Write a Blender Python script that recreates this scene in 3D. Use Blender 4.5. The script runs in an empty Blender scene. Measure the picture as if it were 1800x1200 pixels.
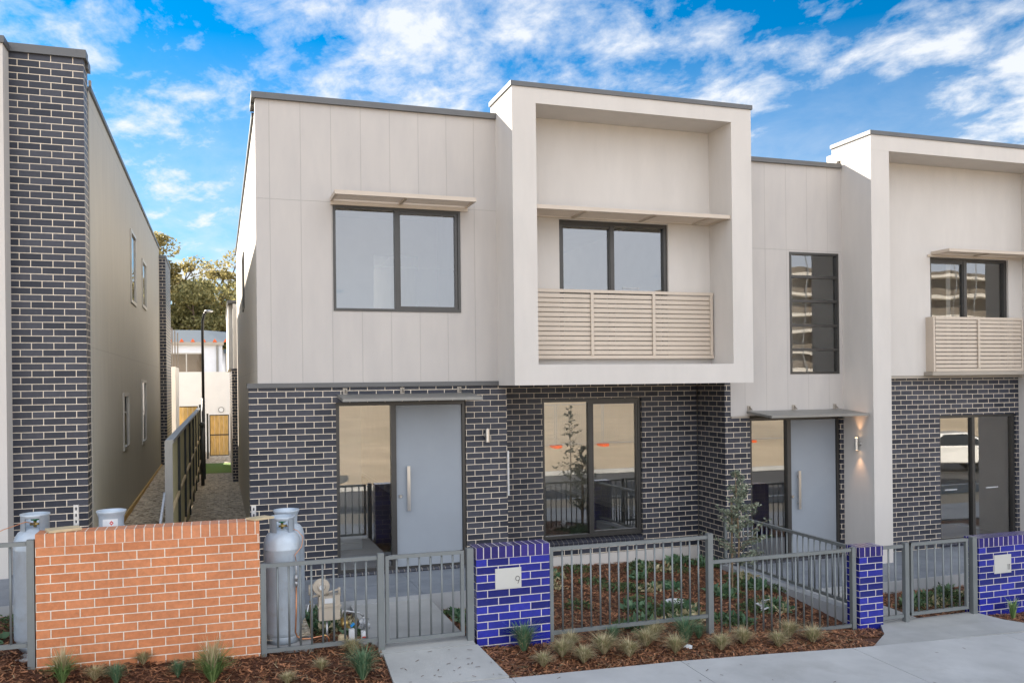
import bpy, math, random
from mathutils import Vector, Matrix
S = bpy.context.scene
COL = S.collection
rnd = random.Random(7)

# ------------------------------------------------------------------ camera
yaw, roll = .3242, .0113
fwd = Vector((math.sin(yaw), math.cos(yaw), 0))
right = Vector((math.cos(yaw), -math.sin(yaw), 0))
down = fwd.cross(right)
r2 = right*math.cos(roll) + down*math.sin(roll)
d2 = -right*math.sin(roll) + down*math.cos(roll)
cam = bpy.data.objects.new("camera", bpy.data.cameras.new("camera"))
COL.objects.link(cam)
M = Matrix((r2, -d2, -fwd)).transposed().to_4x4()
M.translation = Vector((-.3645, -11.9175, 2.5605))
cam.matrix_world = M
cam.data.sensor_width = 36
cam.data.lens = 1531.2/1800*36
cam.data.shift_y = .04
cam.data.clip_start = .1
cam.data.clip_end = 5000
S.camera = cam
S.view_settings.view_transform = 'Standard'
S.view_settings.look = 'None'
S.view_settings.gamma = 1
S.view_settings.use_curve_mapping = False
S.view_settings.exposure = 1.66

# ------------------------------------------------------------------ node helper
class NT:
    def __init__(s, tree):
        s.t = tree; s.t.nodes.clear()
    def n(s, kind, **kw):
        nd = s.t.nodes.new(kind)
        for k, v in kw.items():
            if k.startswith('i_'):
                key = k[2:]
                key = int(key) if key.isdigit() else key.replace('_', ' ')
                nd.inputs[key].default_value = v
            else: setattr(nd, k, v)
        return nd
    def l(s, a, b): s.t.links.new(a, b)
    def math(s, op, a, b=None, clamp=False):
        m = s.n('ShaderNodeMath', operation=op, use_clamp=clamp)
        for i, q in enumerate((a, b)):
            if q is None: continue
            if isinstance(q, (int, float)): m.inputs[i].default_value = q
            else: s.l(q, m.inputs[i])
        return m.outputs[0]
    def mix(s, f, a, b, blend='MIX'):
        m = s.n('ShaderNodeMix', data_type='RGBA', blend_type=blend)
        for i, q in ((0, f), (6, a), (7, b)):
            if isinstance(q, (int, float)): m.inputs[i].default_value = q
            elif isinstance(q, tuple): m.inputs[i].default_value = q if len(q) == 4 else (*q, 1)
            else: s.l(q, m.inputs[i])
        return m.outputs[2]
    def ramp(s, f, stops):
        r = s.n('ShaderNodeValToRGB')
        e = r.color_ramp.elements
        while len(e) < len(stops): e.new(.5)
        for x, (p, c) in zip(e, stops): x.position = p; x.color = c if len(c) == 4 else (*c, 1)
        s.l(f, r.inputs[0]); return r.outputs[0]

# ------------------------------------------------------------------ sky and sun
SUN = Vector((-1.05, 1.59, 1)).normalized()
elev = math.asin(SUN.z); azim = math.atan2(SUN.x, SUN.y)
w = bpy.data.worlds.new("World"); S.world = w; w.use_nodes = True
t = NT(w.node_tree)
sky = t.n('ShaderNodeTexSky', sky_type='NISHITA', sun_disc=False, sun_elevation=elev, sun_rotation=azim,
          altitude=50, air_density=1.0, dust_density=.2, ozone_density=2.5)
hs = t.n('ShaderNodeHueSaturation', i_Saturation=1.6, i_Value=.38); hs.inputs['Hue'].default_value = .497
t.l(t.mix(1.0, sky.outputs[0], (.28, .79, 1.12), 'MULTIPLY'), hs.inputs['Color'])
tc = t.n('ShaderNodeTexCoord')
sep = t.n('ShaderNodeSeparateXYZ'); t.l(tc.outputs['Generated'], sep.inputs[0])
den = t.math('ADD', t.math('MAXIMUM', sep.outputs[2], 0.0), .22)
cx = t.math('DIVIDE', sep.outputs[0], den); cy = t.math('DIVIDE', sep.outputs[1], den)
comb = t.n('ShaderNodeCombineXYZ'); t.l(cx, comb.inputs[0]); t.l(cy, comb.inputs[1])
mp = t.n('ShaderNodeMapping'); mp.inputs['Rotation'].default_value = (0, 0, math.radians(38)); mp.inputs['Scale'].default_value = (1.9, 1.5, 1)
mp.inputs['Location'].default_value = (9.1, 2.35, 0)
t.l(comb.outputs[0], mp.inputs[0])
n1 = t.n('ShaderNodeTexNoise', i_Scale=1.15, i_Detail=3.0, i_Roughness=.5, i_Distortion=.3); t.l(mp.outputs[0], n1.inputs['Vector'])
n2 = t.n('ShaderNodeTexNoise', i_Scale=4.3, i_Detail=12.0, i_Roughness=.62, i_Distortion=.25); t.l(mp.outputs[0], n2.inputs['Vector'])
n3 = t.n('ShaderNodeTexNoise', i_Scale=17.0, i_Detail=8.0, i_Roughness=.6, i_Distortion=.1); t.l(mp.outputs[0], n3.inputs['Vector'])
s1 = t.math('ADD', t.math('MULTIPLY', n1.outputs[0], .95), t.math('MULTIPLY', n2.outputs[0], .80))
s1 = t.math('ADD', s1, t.math('MULTIPLY', n3.outputs[0], .18))
cl = t.ramp(s1, [(.0, (0, 0, 0)), (.49, (0, 0, 0)), (.60, (.30, .30, .30)), (.74, (1, 1, 1))])
back = t.math('MULTIPLY', t.math('MULTIPLY', sep.outputs[1], -1.0), 1.6, True)      # extra cloud on the unseen street side, added to brighten the facades
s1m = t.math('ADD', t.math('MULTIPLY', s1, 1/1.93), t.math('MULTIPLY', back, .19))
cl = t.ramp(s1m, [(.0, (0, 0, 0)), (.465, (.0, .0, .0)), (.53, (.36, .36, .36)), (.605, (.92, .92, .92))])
veil = t.math('MULTIPLY', t.math('SUBTRACT', .36, sep.outputs[2], True), 2.9, True)
cl2 = t.math('MAXIMUM', cl, t.math('MULTIPLY', veil, t.math('ADD', t.math('MULTIPLY', n2.outputs[0], 1.2), .25), True))
ccol = t.mix(back, (2.75, 2.83, 2.95, 1), (5.7, 5.95, 6.5, 1))   # street-side cloud colour raised to add fill light on the walls
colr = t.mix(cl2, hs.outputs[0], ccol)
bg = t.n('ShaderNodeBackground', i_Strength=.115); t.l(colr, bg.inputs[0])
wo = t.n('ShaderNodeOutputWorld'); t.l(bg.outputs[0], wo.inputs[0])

sl = bpy.data.lights.new("sun", 'SUN'); sl.energy = 4.8; sl.angle = math.radians(.5); sl.color = (1, .9, .76)
so = bpy.data.objects.new("sun", sl); COL.objects.link(so)
so.rotation_euler = (-SUN).to_track_quat('-Z', 'Y').to_euler(); so.location = SUN*60

# ------------------------------------------------------------------ materials
MATS = {}
def newmat(name):
    m = bpy.data.materials.new(name); m.use_nodes = True; MATS[name] = m
    return m, NT(m.node_tree)
def pbr(name, col, rough=.6, metal=0, var=.08, scale=3.0, bump=0, bscale=60, coat=0, spec=.5, stretch=None, dirt=None):
    m, t = newmat(name)
    tc = t.n('ShaderNodeTexCoord'); vec = tc.outputs['Object']
    if stretch:
        mp = t.n('ShaderNodeMapping'); mp.inputs['Scale'].default_value = stretch; t.l(vec, mp.inputs[0]); vec = mp.outputs[0]
    b = t.n('ShaderNodeBsdfPrincipled', i_Roughness=rough, i_Metallic=metal)
    b.inputs['Coat Weight'].default_value = coat; b.inputs['Specular IOR Level'].default_value = spec
    ns = t.n('ShaderNodeTexNoise', i_Scale=scale, i_Detail=6.0, i_Roughness=.6); t.l(vec, ns.inputs['Vector'])
    lo = tuple(c*(1-var*1.6) for c in col); hi = tuple(min(1, c*(1+var*1.6)) for c in col)
    c = t.ramp(ns.outputs[0], [(.3, lo), (.7, hi)])
    if dirt:
        nd = t.n('ShaderNodeTexNoise', i_Scale=dirt[1], i_Detail=8.0, i_Roughness=.7); t.l(vec, nd.inputs['Vector'])
        f = t.ramp(nd.outputs[0], [(.52, (0, 0, 0)), (.72, (1, 1, 1))])
        c = t.mix(t.math('MULTIPLY', f, dirt[2]), c, dirt[0])
    t.l(c, b.inputs['Base Color'])
    if bump:
        nb = t.n('ShaderNodeTexNoise', i_Scale=bscale, i_Detail=4.0); t.l(vec, nb.inputs['Vector'])
        bp = t.n('ShaderNodeBump', i_Strength=bump, i_Distance=.01); t.l(nb.outputs[0], bp.inputs['Height']); t.l(bp.outputs[0], b.inputs['Normal'])
    o = t.n('ShaderNodeOutputMaterial'); t.l(b.outputs[0], o.inputs[0])
    return m
def brick(name, c1, c2, mortar, bw=.24, rh=.0825, off=.5, rough=.4, ms=.0050, spec=.5, coat=0, dirty=.16):
    m, t = newmat(name)
    uv = t.n('ShaderNodeUVMap')
    bt = t.n('ShaderNodeTexBrick', offset=off, i_Scale=1.0)
    bt.inputs['Color1'].default_value = (*c1, 1); bt.inputs['Color2'].default_value = (*c2, 1); bt.inputs['Mortar'].default_value = (*mortar, 1)
    bt.inputs['Mortar Size'].default_value = ms; bt.inputs['Mortar Smooth'].default_value = .15
    bt.inputs['Brick Width'].default_value = bw; bt.inputs['Row Height'].default_value = rh
    # slightly wavering joints
    nz = t.n('ShaderNodeTexNoise', i_Scale=9.0, i_Detail=2.0); t.l(uv.outputs[0], nz.inputs['Vector'])
    wv = t.n('ShaderNodeVectorMath', operation='SCALE'); wv.inputs['Scale'].default_value = .0014
    sb = t.n('ShaderNodeVectorMath', operation='SUBTRACT'); t.l(nz.outputs['Color'], sb.inputs[0]); sb.inputs[1].default_value = (.5, .5, .5)
    t.l(sb.outputs[0], wv.inputs[0])
    ad = t.n('ShaderNodeVectorMath', operation='ADD'); t.l(uv.outputs[0], ad.inputs[0]); t.l(wv.outputs[0], ad.inputs[1])
    t.l(ad.outputs[0], bt.inputs['Vector'])
    ns = t.n('ShaderNodeTexNoise', i_Scale=22.0, i_Detail=5.0, i_Roughness=.65); t.l(uv.outputs[0], ns.inputs['Vector'])
    sh = t.ramp(ns.outputs[0], [(.3, (.87, .87, .87)), (.7, (1.14, 1.14, 1.14))])
    nl = t.n('ShaderNodeTexNoise', i_Scale=1.7, i_Detail=6.0, i_Roughness=.7); t.l(uv.outputs[0], nl.inputs['Vector'])
    big = t.ramp(nl.outputs[0], [(.3, (.86, .86, .87)), (.7, (1.10, 1.09, 1.07))])
    nm = t.n('ShaderNodeTexNoise', i_Scale=13.0, i_Detail=7.0, i_Roughness=.75); t.l(uv.outputs[0], nm.inputs['Vector'])
    smear = t.math('MULTIPLY', t.ramp(nm.outputs[0], [(.63, (0, 0, 0)), (.80, (1, 1, 1))]), dirty)
    sh = t.mix(1.0, sh, big, 'MULTIPLY')
    ml = t.n('ShaderNodeMix', data_type='RGBA', blend_type='MULTIPLY', clamp_result=False); ml.inputs[0].default_value = 1
    t.l(bt.outputs[0], ml.inputs[6]); t.l(sh, ml.inputs[7])
    b = t.n('ShaderNodeBsdfPrincipled'); b.inputs['Specular IOR Level'].default_value = spec; b.inputs['Coat Weight'].default_value = coat
    b.inputs['Coat Roughness'].default_value = .12
    t.l(t.mix(smear, ml.outputs[2], tuple(q*.8 for q in mortar)), b.inputs['Base Color'])
    rr = t.math('ADD', t.math('MULTIPLY', bt.outputs[1], .9-rough), rough); t.l(rr, b.inputs['Roughness'])
    hh = t.math('SUBTRACT', t.math('MULTIPLY', ns.outputs[0], .12), bt.outputs[1])
    bp = t.n('ShaderNodeBump', i_Strength=.8, i_Distance=.006); t.l(hh, bp.inputs['Height']); t.l(bp.outputs[0], b.inputs['Normal'])
    o = t.n('ShaderNodeOutputMaterial'); t.l(b.outputs[0], o.inputs[0])
    return m
def panelmat(name, col, bw, rh, line=.81, rough=.6):
    m, t = newmat(name)
    uv = t.n('ShaderNodeUVMap')
    bt = t.n('ShaderNodeTexBrick', offset=0.0, i_Scale=1.0)
    bt.inputs['Color1'].default_value = (*col, 1); bt.inputs['Color2'].default_value = tuple([c*.975 for c in col]+[1])
    bt.inputs['Mortar'].default_value = (*[c*line for c in col], 1)
    bt.inputs['Mortar Size'].default_value = .005; bt.inputs['Brick Width'].default_value = bw; bt.inputs['Row Height'].default_value = rh
    bt.inputs['Mortar Smooth'].default_value = .3
    t.l(uv.outputs[0], bt.inputs['Vector'])
    mp = t.n('ShaderNodeMapping'); mp.inputs['Scale'].default_value = (2.2, .5, 1); t.l(uv.outputs[0], mp.inputs[0])
    ns = t.n('ShaderNodeTexNoise', i_Scale=2.0, i_Detail=7.0, i_Roughness=.6); t.l(mp.outputs[0], ns.inputs['Vector'])
    sh = t.ramp(ns.outputs[0], [(.3, (.93, .93, .935)), (.7, (1.03, 1.025, 1.015))])
    c = t.mix(1.0, bt.outputs[0], sh, 'MULTIPLY')
    b = t.n('ShaderNodeBsdfPrincipled', i_Roughness=rough); t.l(c, b.inputs['Base Color'])
    bp = t.n('ShaderNodeBump', i_Strength=.5, i_Distance=.004); t.l(t.math('SUBTRACT', 1, bt.outputs[1]), bp.inputs['Height']); t.l(bp.outputs[0], b.inputs['Normal'])
    o = t.n('ShaderNodeOutputMaterial'); t.l(b.outputs[0], o.inputs[0])
    return m
def glass(name, tint=(.96, .98, .97), ior=3.1, wavy=0):
    m, t = newmat(name)
    tr = t.n('ShaderNodeBsdfTransparent'); tr.inputs[0].default_value = (*tint, 1)
    gl = t.n('ShaderNodeBsdfGlossy', i_Roughness=.0); gl.inputs[0].default_value = (1, 1, 1, 1)
    fr = t.n('ShaderNodeFresnel', i_IOR=ior)
    tc = t.n('ShaderNodeTexCoord')
    nb = t.n('ShaderNodeTexNoise', i_Scale=1.1, i_Detail=1.0); t.l(tc.outputs['Object'], nb.inputs['Vector'])
    bp = t.n('ShaderNodeBump', i_Strength=.12+wavy, i_Distance=.002+.03*wavy); t.l(nb.outputs[0], bp.inputs['Height']); t.l(bp.outputs[0], gl.inputs['Normal'])
    mx = t.n('ShaderNodeMixShader'); t.l(fr.outputs[0], mx.inputs[0]); t.l(tr.outputs[0], mx.inputs[1]); t.l(gl.outputs[0], mx.inputs[2])
    o = t.n('ShaderNodeOutputMaterial'); t.l(mx.outputs[0], o.inputs[0])
    return m
def leafmat(name, c1, c2, trans=.35):
    m, t = newmat(name)
    gi = t.n('ShaderNodeNewGeometry')
    c = t.ramp(gi.outputs['Random Per Island'], [(.1, c1), (.9, c2)])
    b = t.n('ShaderNodeBsdfPrincipled', i_Roughness=.6); t.l(c, b.inputs['Base Color'])
    tl = t.n('ShaderNodeBsdfTranslucent'); t.l(c, tl.inputs[0])
    mx = t.n('ShaderNodeMixShader', i_0=trans); t.l(b.outputs[0], mx.inputs[1]); t.l(tl.outputs[0], mx.inputs[2])
    o = t.n('ShaderNodeOutputMaterial'); t.l(mx.outputs[0], o.inputs[0])
    return m
def emit(name, col, s):
    m, t = newmat(name)
    e = t.n('ShaderNodeEmission', i_Strength=s); e.inputs[0].default_value = (*col, 1)
    o = t.n('ShaderNodeOutputMaterial'); t.l(e.outputs[0], o.inputs[0]); return m

mortar = (.78, .68, .55)
BR_DARK = brick('dark_brick', (.023, .026, .038), (.062, .065, .082), mortar, rough=.42, spec=.32)
BR_DARK_SILL = brick('dark_brick_sill', (.034, .036, .05), (.05, .052, .066), mortar, bw=.0825, rh=5, off=0, rough=.3)
BR_RED = brick('red_brick', (.52, .19, .08), (.60, .235, .105), (.78, .69, .58), rough=.6, spec=.25, ms=.0046, dirty=.03)
BR_RED_S = brick('red_brick_soldier', (.52, .19, .08), (.60, .235, .105), (.78, .69, .58), ms=.0046, dirty=.03, bw=.0825, rh=5, off=0, rough=.55)
BR_BLUE = brick('blue_brick', (.008, .012, .13), (.026, .032, .33), (.62, .57, .54), rough=.2, spec=.45, coat=.12)
BR_BLUE_S = brick('blue_brick_soldier', (.018, .014, .12), (.045, .032, .24), (.62, .57, .54), bw=.0825, rh=5, off=0, rough=.2, spec=.5, coat=.2)
RENDER = pbr('white_render', (.60, .562, .520), .85, var=.025, scale=1.2, bump=.15, bscale=220, stretch=(2.5, 2.5, .7), dirt=((.49, .47, .44), 1.3, .22))
CLAD = panelmat('fibre_cement_cladding', (.495, .462, .432), .401, 5.02)
CLAD_S = panelmat('side_cladding', (.56, .52, .46), .45, 3.06)
CLAD_G = panelmat('grey_side_cladding', (.43, .405, .35), .45, 3.06)
CAP = pbr('grey_capping', (.115, .115, .115), .45, .3, var=.04)
TRIM = pbr('taupe_trim', (.36, .32, .27), .5, .2, var=.03)
TAUPE = pbr('taupe_metal', (.54, .46, .375), .45, .1, var=.03)
FRAME = pbr('window_frame_metal', (.065, .062, .058), .35, .4, var=.05)
FRAME_L = pbr('light_window_frame', (.42, .40, .36), .4, .4, var=.05)
DOOR = pbr('grey_door_paint', (.29, .32, .355), .38, var=.03, scale=1.5)
STEEL = pbr('brushed_stainless', (.60, .58, .55), .28, 1, var=.08, scale=4, stretch=(30, 30, 1))
FENCE = pbr('grey_steel_fence', (.185, .20, .20), .42, .25, var=.05)
GLASS = glass('window_glass')
GLASS_U = glass('upper_window_glass', ior=2.6)
GLASS_W = glass('wavy_window_glass', ior=2.4, wavy=.25)
WALLI = pbr('interior_wall', (.86, .86, .84), .8, var=.02)
CARPET = pbr('grey_carpet', (.32, .31, .30), .95, var=.1, scale=40)
TIMBERF = pbr('timber_floor', (.34, .21, .11), .35, var=.15, scale=4, stretch=(1, 12, 1))
CONC = pbr('concrete', (.455, .455, .445), .8, var=.08, scale=1.6, bump=.2, bscale=90, dirt=((.30, .29, .27), 1.1, .5))
CONC_D = pbr('wet_grey_concrete', (.37, .37, .355), .7, var=.08, scale=2.2, bump=.2, bscale=90, dirt=((.40, .40, .39), 3.0, .4))
PAVER = pbr('blue_grey_paver', (.18, .20, .23), .5, var=.12, scale=2.4, bump=.12, bscale=60, dirt=((.28, .29, .30), 3.0, .45))
BLOCK = pbr('pale_block', (.36, .37, .38), .8, var=.05)
ASPH = pbr('asphalt', (.06, .06, .062), .9, var=.15, scale=8, bump=.3, bscale=150)
SAND = pbr('sandy_soil', (.51, .405, .275), .95, var=.12, scale=.35, bump=.4, bscale=8, dirt=((.30, .27, .17), .12, .6))
MULCH = pbr('mulch', (.10, .040, .020), .95, var=.4, scale=45, bump=1, bscale=90)
CHIP = leafmat('mulch_chip', (.05, .018, .010), (.42, .19, .09), .0)
GRAVEL_M, t = newmat('gravel_stones')
tc = t.n('ShaderNodeTexCoord'); vo = t.n('ShaderNodeTexVoronoi', i_Scale=19.0); t.l(tc.outputs['Object'], vo.inputs['Vector'])
sp = t.n('ShaderNodeSeparateColor'); t.l(vo.outputs['Color'], sp.inputs[0])
c = t.ramp(sp.outputs[0], [(0, (.26, .19, .12)), (.5, (.64, .53, .38)), (1, (.88, .78, .62))])
b = t.n('ShaderNodeBsdfPrincipled', i_Roughness=.9); t.l(c, b.inputs['Base Color'])
bp = t.n('ShaderNodeBump', i_Strength=1.0, i_Distance=.045, invert=True); t.l(vo.outputs['Distance'], bp.inputs['Height']); t.l(bp.outputs[0], b.inputs['Normal'])
o = t.n('ShaderNodeOutputMaterial'); t.l(b.outputs[0], o.inputs[0])
GRASS = pbr('lawn_grass', (.13, .22, .03), .9, var=.3, scale=60, bump=1, bscale=200)
GAS = pbr('silver_grey_cylinder_paint', (.46, .52, .58), .35, .15, var=.08, scale=5, dirt=((.34, .33, .31), 6, .5))
COPPER = pbr('copper', (.62, .29, .16), .3, 1, var=.15, scale=12)
BRASS = pbr('brass', (.55, .38, .14), .35, 1, var=.15, scale=20)
METER = pbr('beige_meter_paint', (.52, .45, .36), .5, var=.06)
PIPEG = pbr('galvanised_steel', (.55, .56, .57), .4, .8, var=.12, scale=25)
PLASTW = pbr('white_plastic', (.72, .73, .74), .4, var=.03)
GREENV = pbr('green_valve', (.01, .16, .07), .4, var=.05)
BLUEV = pbr('blue_tap_handle', (.02, .25, .6), .4, var=.05)
REDL = pbr('red_label', (.6, .02, .02), .5, var=.02)
BLACK = pbr('black_paint', (.014, .014, .016), .4, var=.05)
CHARCOAL = pbr('charcoal_paint', (.03, .035, .035), .45, var=.05)
TIMB = pbr('pine_timber', (.56, .36, .12), .7, var=.18, scale=5, stretch=(6, 6, .6), bump=.2, bscale=30)
TIMB_P = pbr('treated_pine_paling', (.50, .47, .28), .8, var=.15, scale=5, stretch=(6, 6, .6), bump=.2, bscale=30)
TIMB_O = pbr('offcut_timber', (.55, .44, .27), .7, var=.1, scale=8)
BARK = pbr('bark', (.12, .085, .06), .9, var=.3, scale=8, stretch=(4, 4, 1), bump=.6, bscale=20)
SAPT = pbr('sapling_stem', (.24, .17, .10), .8, var=.2, scale=20)
WHITEB = pbr('rear_white_wall', (.74, .71, .66), .85, var=.02)
WHITE2 = pbr('far_white_wall', (.66, .68, .72), .85, var=.03)
ROOFM = pbr('far_blue_roof', (.07, .10, .13), .6, var=.06)
ORANGE = pbr('orange_plastic', (.75, .12, .02), .6, var=.05)
MESHC = pbr('grey_screen', (.20, .17, .14), .7, var=.05)
PLATE = pbr('plate_metal', (.58, .57, .53), .4, .3, var=.03)
CAR_W = pbr('white_car_paint', (.72, .72, .70), .2, var=.01, coat=.6)
CAR_G = pbr('dark_car_glass', (.02, .025, .03), .05, var=.01)
TYRE = pbr('tyre_rubber', (.02, .02, .02), .85, var=.1)
SIGNG = pbr('sign_green', (.0, .30, .12), .5, var=.02)
SIGNW = pbr('sign_white', (.78, .78, .76), .5, var=.02)
LEAF_E = leafmat('eucalypt_leaf', (.17, .15, .055), (.44, .37, .16), .5)
LEAF_M = leafmat('dark_bush_leaf', (.16, .16, .06), (.46, .41, .18), .5)
LEAF_S = leafmat('sapling_leaf', (.10, .13, .09), (.34, .37, .26), .25)
LEAF_C = leafmat('ground_cover_leaf', (.03, .055, .02), (.13, .20, .07), .25)
BL_GREEN = leafmat('green_grass_blade', (.11, .20, .06), (.30, .42, .15), .3)
BL_BLUE = leafmat('bluegreen_grass_blade', (.07, .16, .08), (.20, .31, .17), .3)
BL_TAN = leafmat('straw_grass_blade', (.32, .27, .13), (.70, .60, .38), .3)
LAMPGLOW = emit('lamp_glow', (1, .62, .32), 5)

# ------------------------------------------------------------------ mesh builder
class MB:
    def __init__(s): s.v = []; s.f = []; s.uv = []
    def face(s, pts, uo=0, vo=0, uv=None):
        i = len(s.v); s.v += [tuple(p) for p in pts]; s.f.append(tuple(range(i, i+len(pts))))
        if uv is None:
            a, b, c = Vector(pts[0]), Vector(pts[1]), Vector(pts[2])
            n = (b-a).cross(c-b)
            ax = max(range(3), key=lambda k: abs(n[k]))
            if ax == 0: uv = [(p[1]-uo, p[2]-vo) for p in pts]
            elif ax == 1: uv = [(p[0]-uo, p[2]-vo) for p in pts]
            else: uv = [(p[0]-uo, p[1]-vo) for p in pts]
        s.uv += uv
        return s
    def box(s, x0, x1, y0, y1, z0, z1, uo=0, vo=0, skip=''):
        P = lambda a, b, c: (a, b, c)
        F = {'f': [P(x0,y0,z0),P(x1,y0,z0),P(x1,y0,z1),P(x0,y0,z1)], 'b': [P(x1,y1,z0),P(x0,y1,z0),P(x0,y1,z1),P(x1,y1,z1)],
             'l': [P(x0,y1,z0),P(x0,y0,z0),P(x0,y0,z1),P(x0,y1,z1)], 'r': [P(x1,y0,z0),P(x1,y1,z0),P(x1,y1,z1),P(x1,y0,z1)],
             't': [P(x0,y0,z1),P(x1,y0,z1),P(x1,y1,z1),P(x0,y1,z1)], 'd': [P(x0,y1,z0),P(x1,y1,z0),P(x1,y0,z0),P(x0,y0,z0)]}
        for k, q in F.items():
            if k not in skip: s.face(q, uo, vo)
        return s
    def obox(s, c, ax, ay, az, uo=0):   # oriented box: centre and three half vectors
        c, ax, ay, az = map(Vector, (c, ax, ay, az))
        q = lambda i, j, k: c+ax*i+ay*j+az*k
        for F in (((-1,-1,-1),(1,-1,-1),(1,-1,1),(-1,-1,1)), ((1,1,-1),(-1,1,-1),(-1,1,1),(1,1,1)), ((-1,1,-1),(-1,-1,-1),(-1,-1,1),(-1,1,1)),
                  ((1,-1,-1),(1,1,-1),(1,1,1),(1,-1,1)), ((-1,-1,1),(1,-1,1),(1,1,1),(-1,1,1)), ((-1,1,-1),(1,1,-1),(1,-1,-1),(-1,-1,-1))):
            s.face([q(*p) for p in F])
        return s
    def tube(s, pts, r, n=8, cap=True):
        pts = [Vector(p) for p in pts]; R = r if isinstance(r, (list, tuple)) else [r]*len(pts)
        rings = []; prev = None
        for i, p in enumerate(pts):
            d = (pts[min(i+1, len(pts)-1)]-pts[max(i-1, 0)]).normalized()
            if prev is None:
                a = d.orthogonal().normalized()
            else:
                a = (prev-d*prev.dot(d)).normalized()
            prev = a; b = d.cross(a)
            rings.append([p+(a*math.cos(2*math.pi*k/n)+b*math.sin(2*math.pi*k/n))*R[i] for k in range(n)])
        i0 = len(s.v)
        for rg in rings: s.v += [tuple(q) for q in rg]
        for i in range(len(rings)-1):
            for k in range(n):
                a, b = i0+i*n+k, i0+i*n+(k+1) % n
                s.f.append((a, b, b+n, a+n)); s.uv += [(0, 0)]*4
        if cap:
            s.f.append(tuple(i0+n-1-k for k in range(n))); s.uv += [(0, 0)]*n
            j = i0+(len(rings)-1)*n
            s.f.append(tuple(j+k for k in range(n))); s.uv += [(0, 0)]*n
        return s
    def lathe(s, prof, c=(0, 0, 0), n=28, a0=0, a1=2*math.pi, axis='z'):
        full = abs(a1-a0-2*math.pi) < 1e-6; m = n if full else n+1; i0 = len(s.v)
        for r, z in prof:
            for k in range(m):
                a = a0+(a1-a0)*k/n
                p = (r*math.cos(a), r*math.sin(a), z)
                if axis == 'y': p = (p[0], p[2], p[1])
                if axis == 'x': p = (p[2], p[0], p[1])
                s.v.append((c[0]+p[0], c[1]+p[1], c[2]+p[2]))
        for i in range(len(prof)-1):
            for k in range(n):
                k2 = (k+1) % m
                s.f.append((i0+i*m+k, i0+i*m+k2, i0+(i+1)*m+k2, i0+(i+1)*m+k)); s.uv += [(0, 0)]*4
        return s
    def wall(s, axis, a0, a1, z0, z1, f, b, holes=(), uo=0, vo=0, skip=''):
        # wall slab perpendicular to y (axis 'x') or x (axis 'y'); front plane f, back plane b
        A = sorted({a0, a1, *[min(max(q, a0), a1) for h in holes for q in h[:2]]})
        Z = sorted({z0, z1, *[min(max(q, z0), z1) for h in holes for q in h[2:]]})
        solid = {}
        for i in range(len(A)-1):
            for j in range(len(Z)-1):
                am, zm = (A[i]+A[i+1])/2, (Z[j]+Z[j+1])/2
                solid[i, j] = not any(h[0] < am < h[1] and h[2] < zm < h[3] for h in holes)
        P = (lambda a, y, z: (a, y, z)) if axis == 'x' else (lambda a, y, z: (y, a, z))
        for (i, j), q in solid.items():
            if not q: continue
            x0, x1, c0, c1 = A[i], A[i+1], Z[j], Z[j+1]
            if 'f' not in skip: s.face([P(x0,f,c0),P(x1,f,c0),P(x1,f,c1),P(x0,f,c1)], uo, vo)
            s.face([P(x1,b,c0),P(x0,b,c0),P(x0,b,c1),P(x1,b,c1)], uo, vo)
            if not solid.get((i-1, j)): s.face([P(x0,b,c0),P(x0,f,c0),P(x0,f,c1),P(x0,b,c1)], 0 if i else 0, vo)
            if not solid.get((i+1, j)): s.face([P(x1,f,c0),P(x1,b,c0),P(x1,b,c1),P(x1,f,c1)], 0, vo)
            if not solid.get((i, j-1)): s.face([P(x0,b,c0),P(x1,b,c0),P(x1,f,c0),P(x0,f,c0)], uo, 0)
            if not solid.get((i, j+1)): s.face([P(x0,f,c1),P(x1,f,c1),P(x1,b,c1),P(x0,b,c1)], uo, 0)
        return s
    def build(s, name, mat, parent=None, smooth=False, **props):
        me = bpy.data.meshes.new(name)
        off = Vector(parent['_o']) if parent is not None and '_o' in parent else Vector((0, 0, 0))
        me.from_pydata([tuple(Vector(p)-off) for p in s.v], [], s.f)
        uvl = me.uv_layers.new(name='UVMap')
        flat = [c for q in s.uv for c in q]; uvl.data.foreach_set('uv', flat)
        if smooth: me.polygons.foreach_set('use_smooth', [True]*len(me.polygons))
        me.materials.append(mat); me.update()
        o = bpy.data.objects.new(name, me); COL.objects.link(o)
        if parent is not None:
            o.parent = parent
            o['_o'] = tuple(off)
        for k, v in props.items(): o[k] = v
        return o

def thing(name, label, cat, loc=(0, 0, 0), group=None):
    o = bpy.data.objects.new(name, None); COL.objects.link(o)
    o.location = loc; o.empty_display_size = .1; o['_o'] = tuple(loc)
    o['label'] = label; o['category'] = cat
    if group: o['group'] = group
    return o
def tag(o, label, cat, group=None):
    o['label'] = label; o['category'] = cat
    if group: o['group'] = group
    return o
def struct(o, kind='structure'): o['kind'] = kind; return o
def copy_thing(src, loc, label, rz=0, scale=1):
    r = src.copy(); COL.objects.link(r); r.location = loc; r.rotation_euler = (0, 0, rz); r.scale = (scale,)*3
    r['label'] = label
    for ch in list(src.children):
        c = ch.copy(); COL.objects.link(c); c.parent = r
        for g_ in list(ch.children):
            d = g_.copy(); COL.objects.link(d); d.parent = c
    return r
def bevel(o, w=.004, seg=2):
    m = o.modifiers.new('bevel', 'BEVEL'); m.width = w; m.segments = seg; m.limit_method = 'ANGLE'; m.angle_limit = math.radians(40)
    return o

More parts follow.
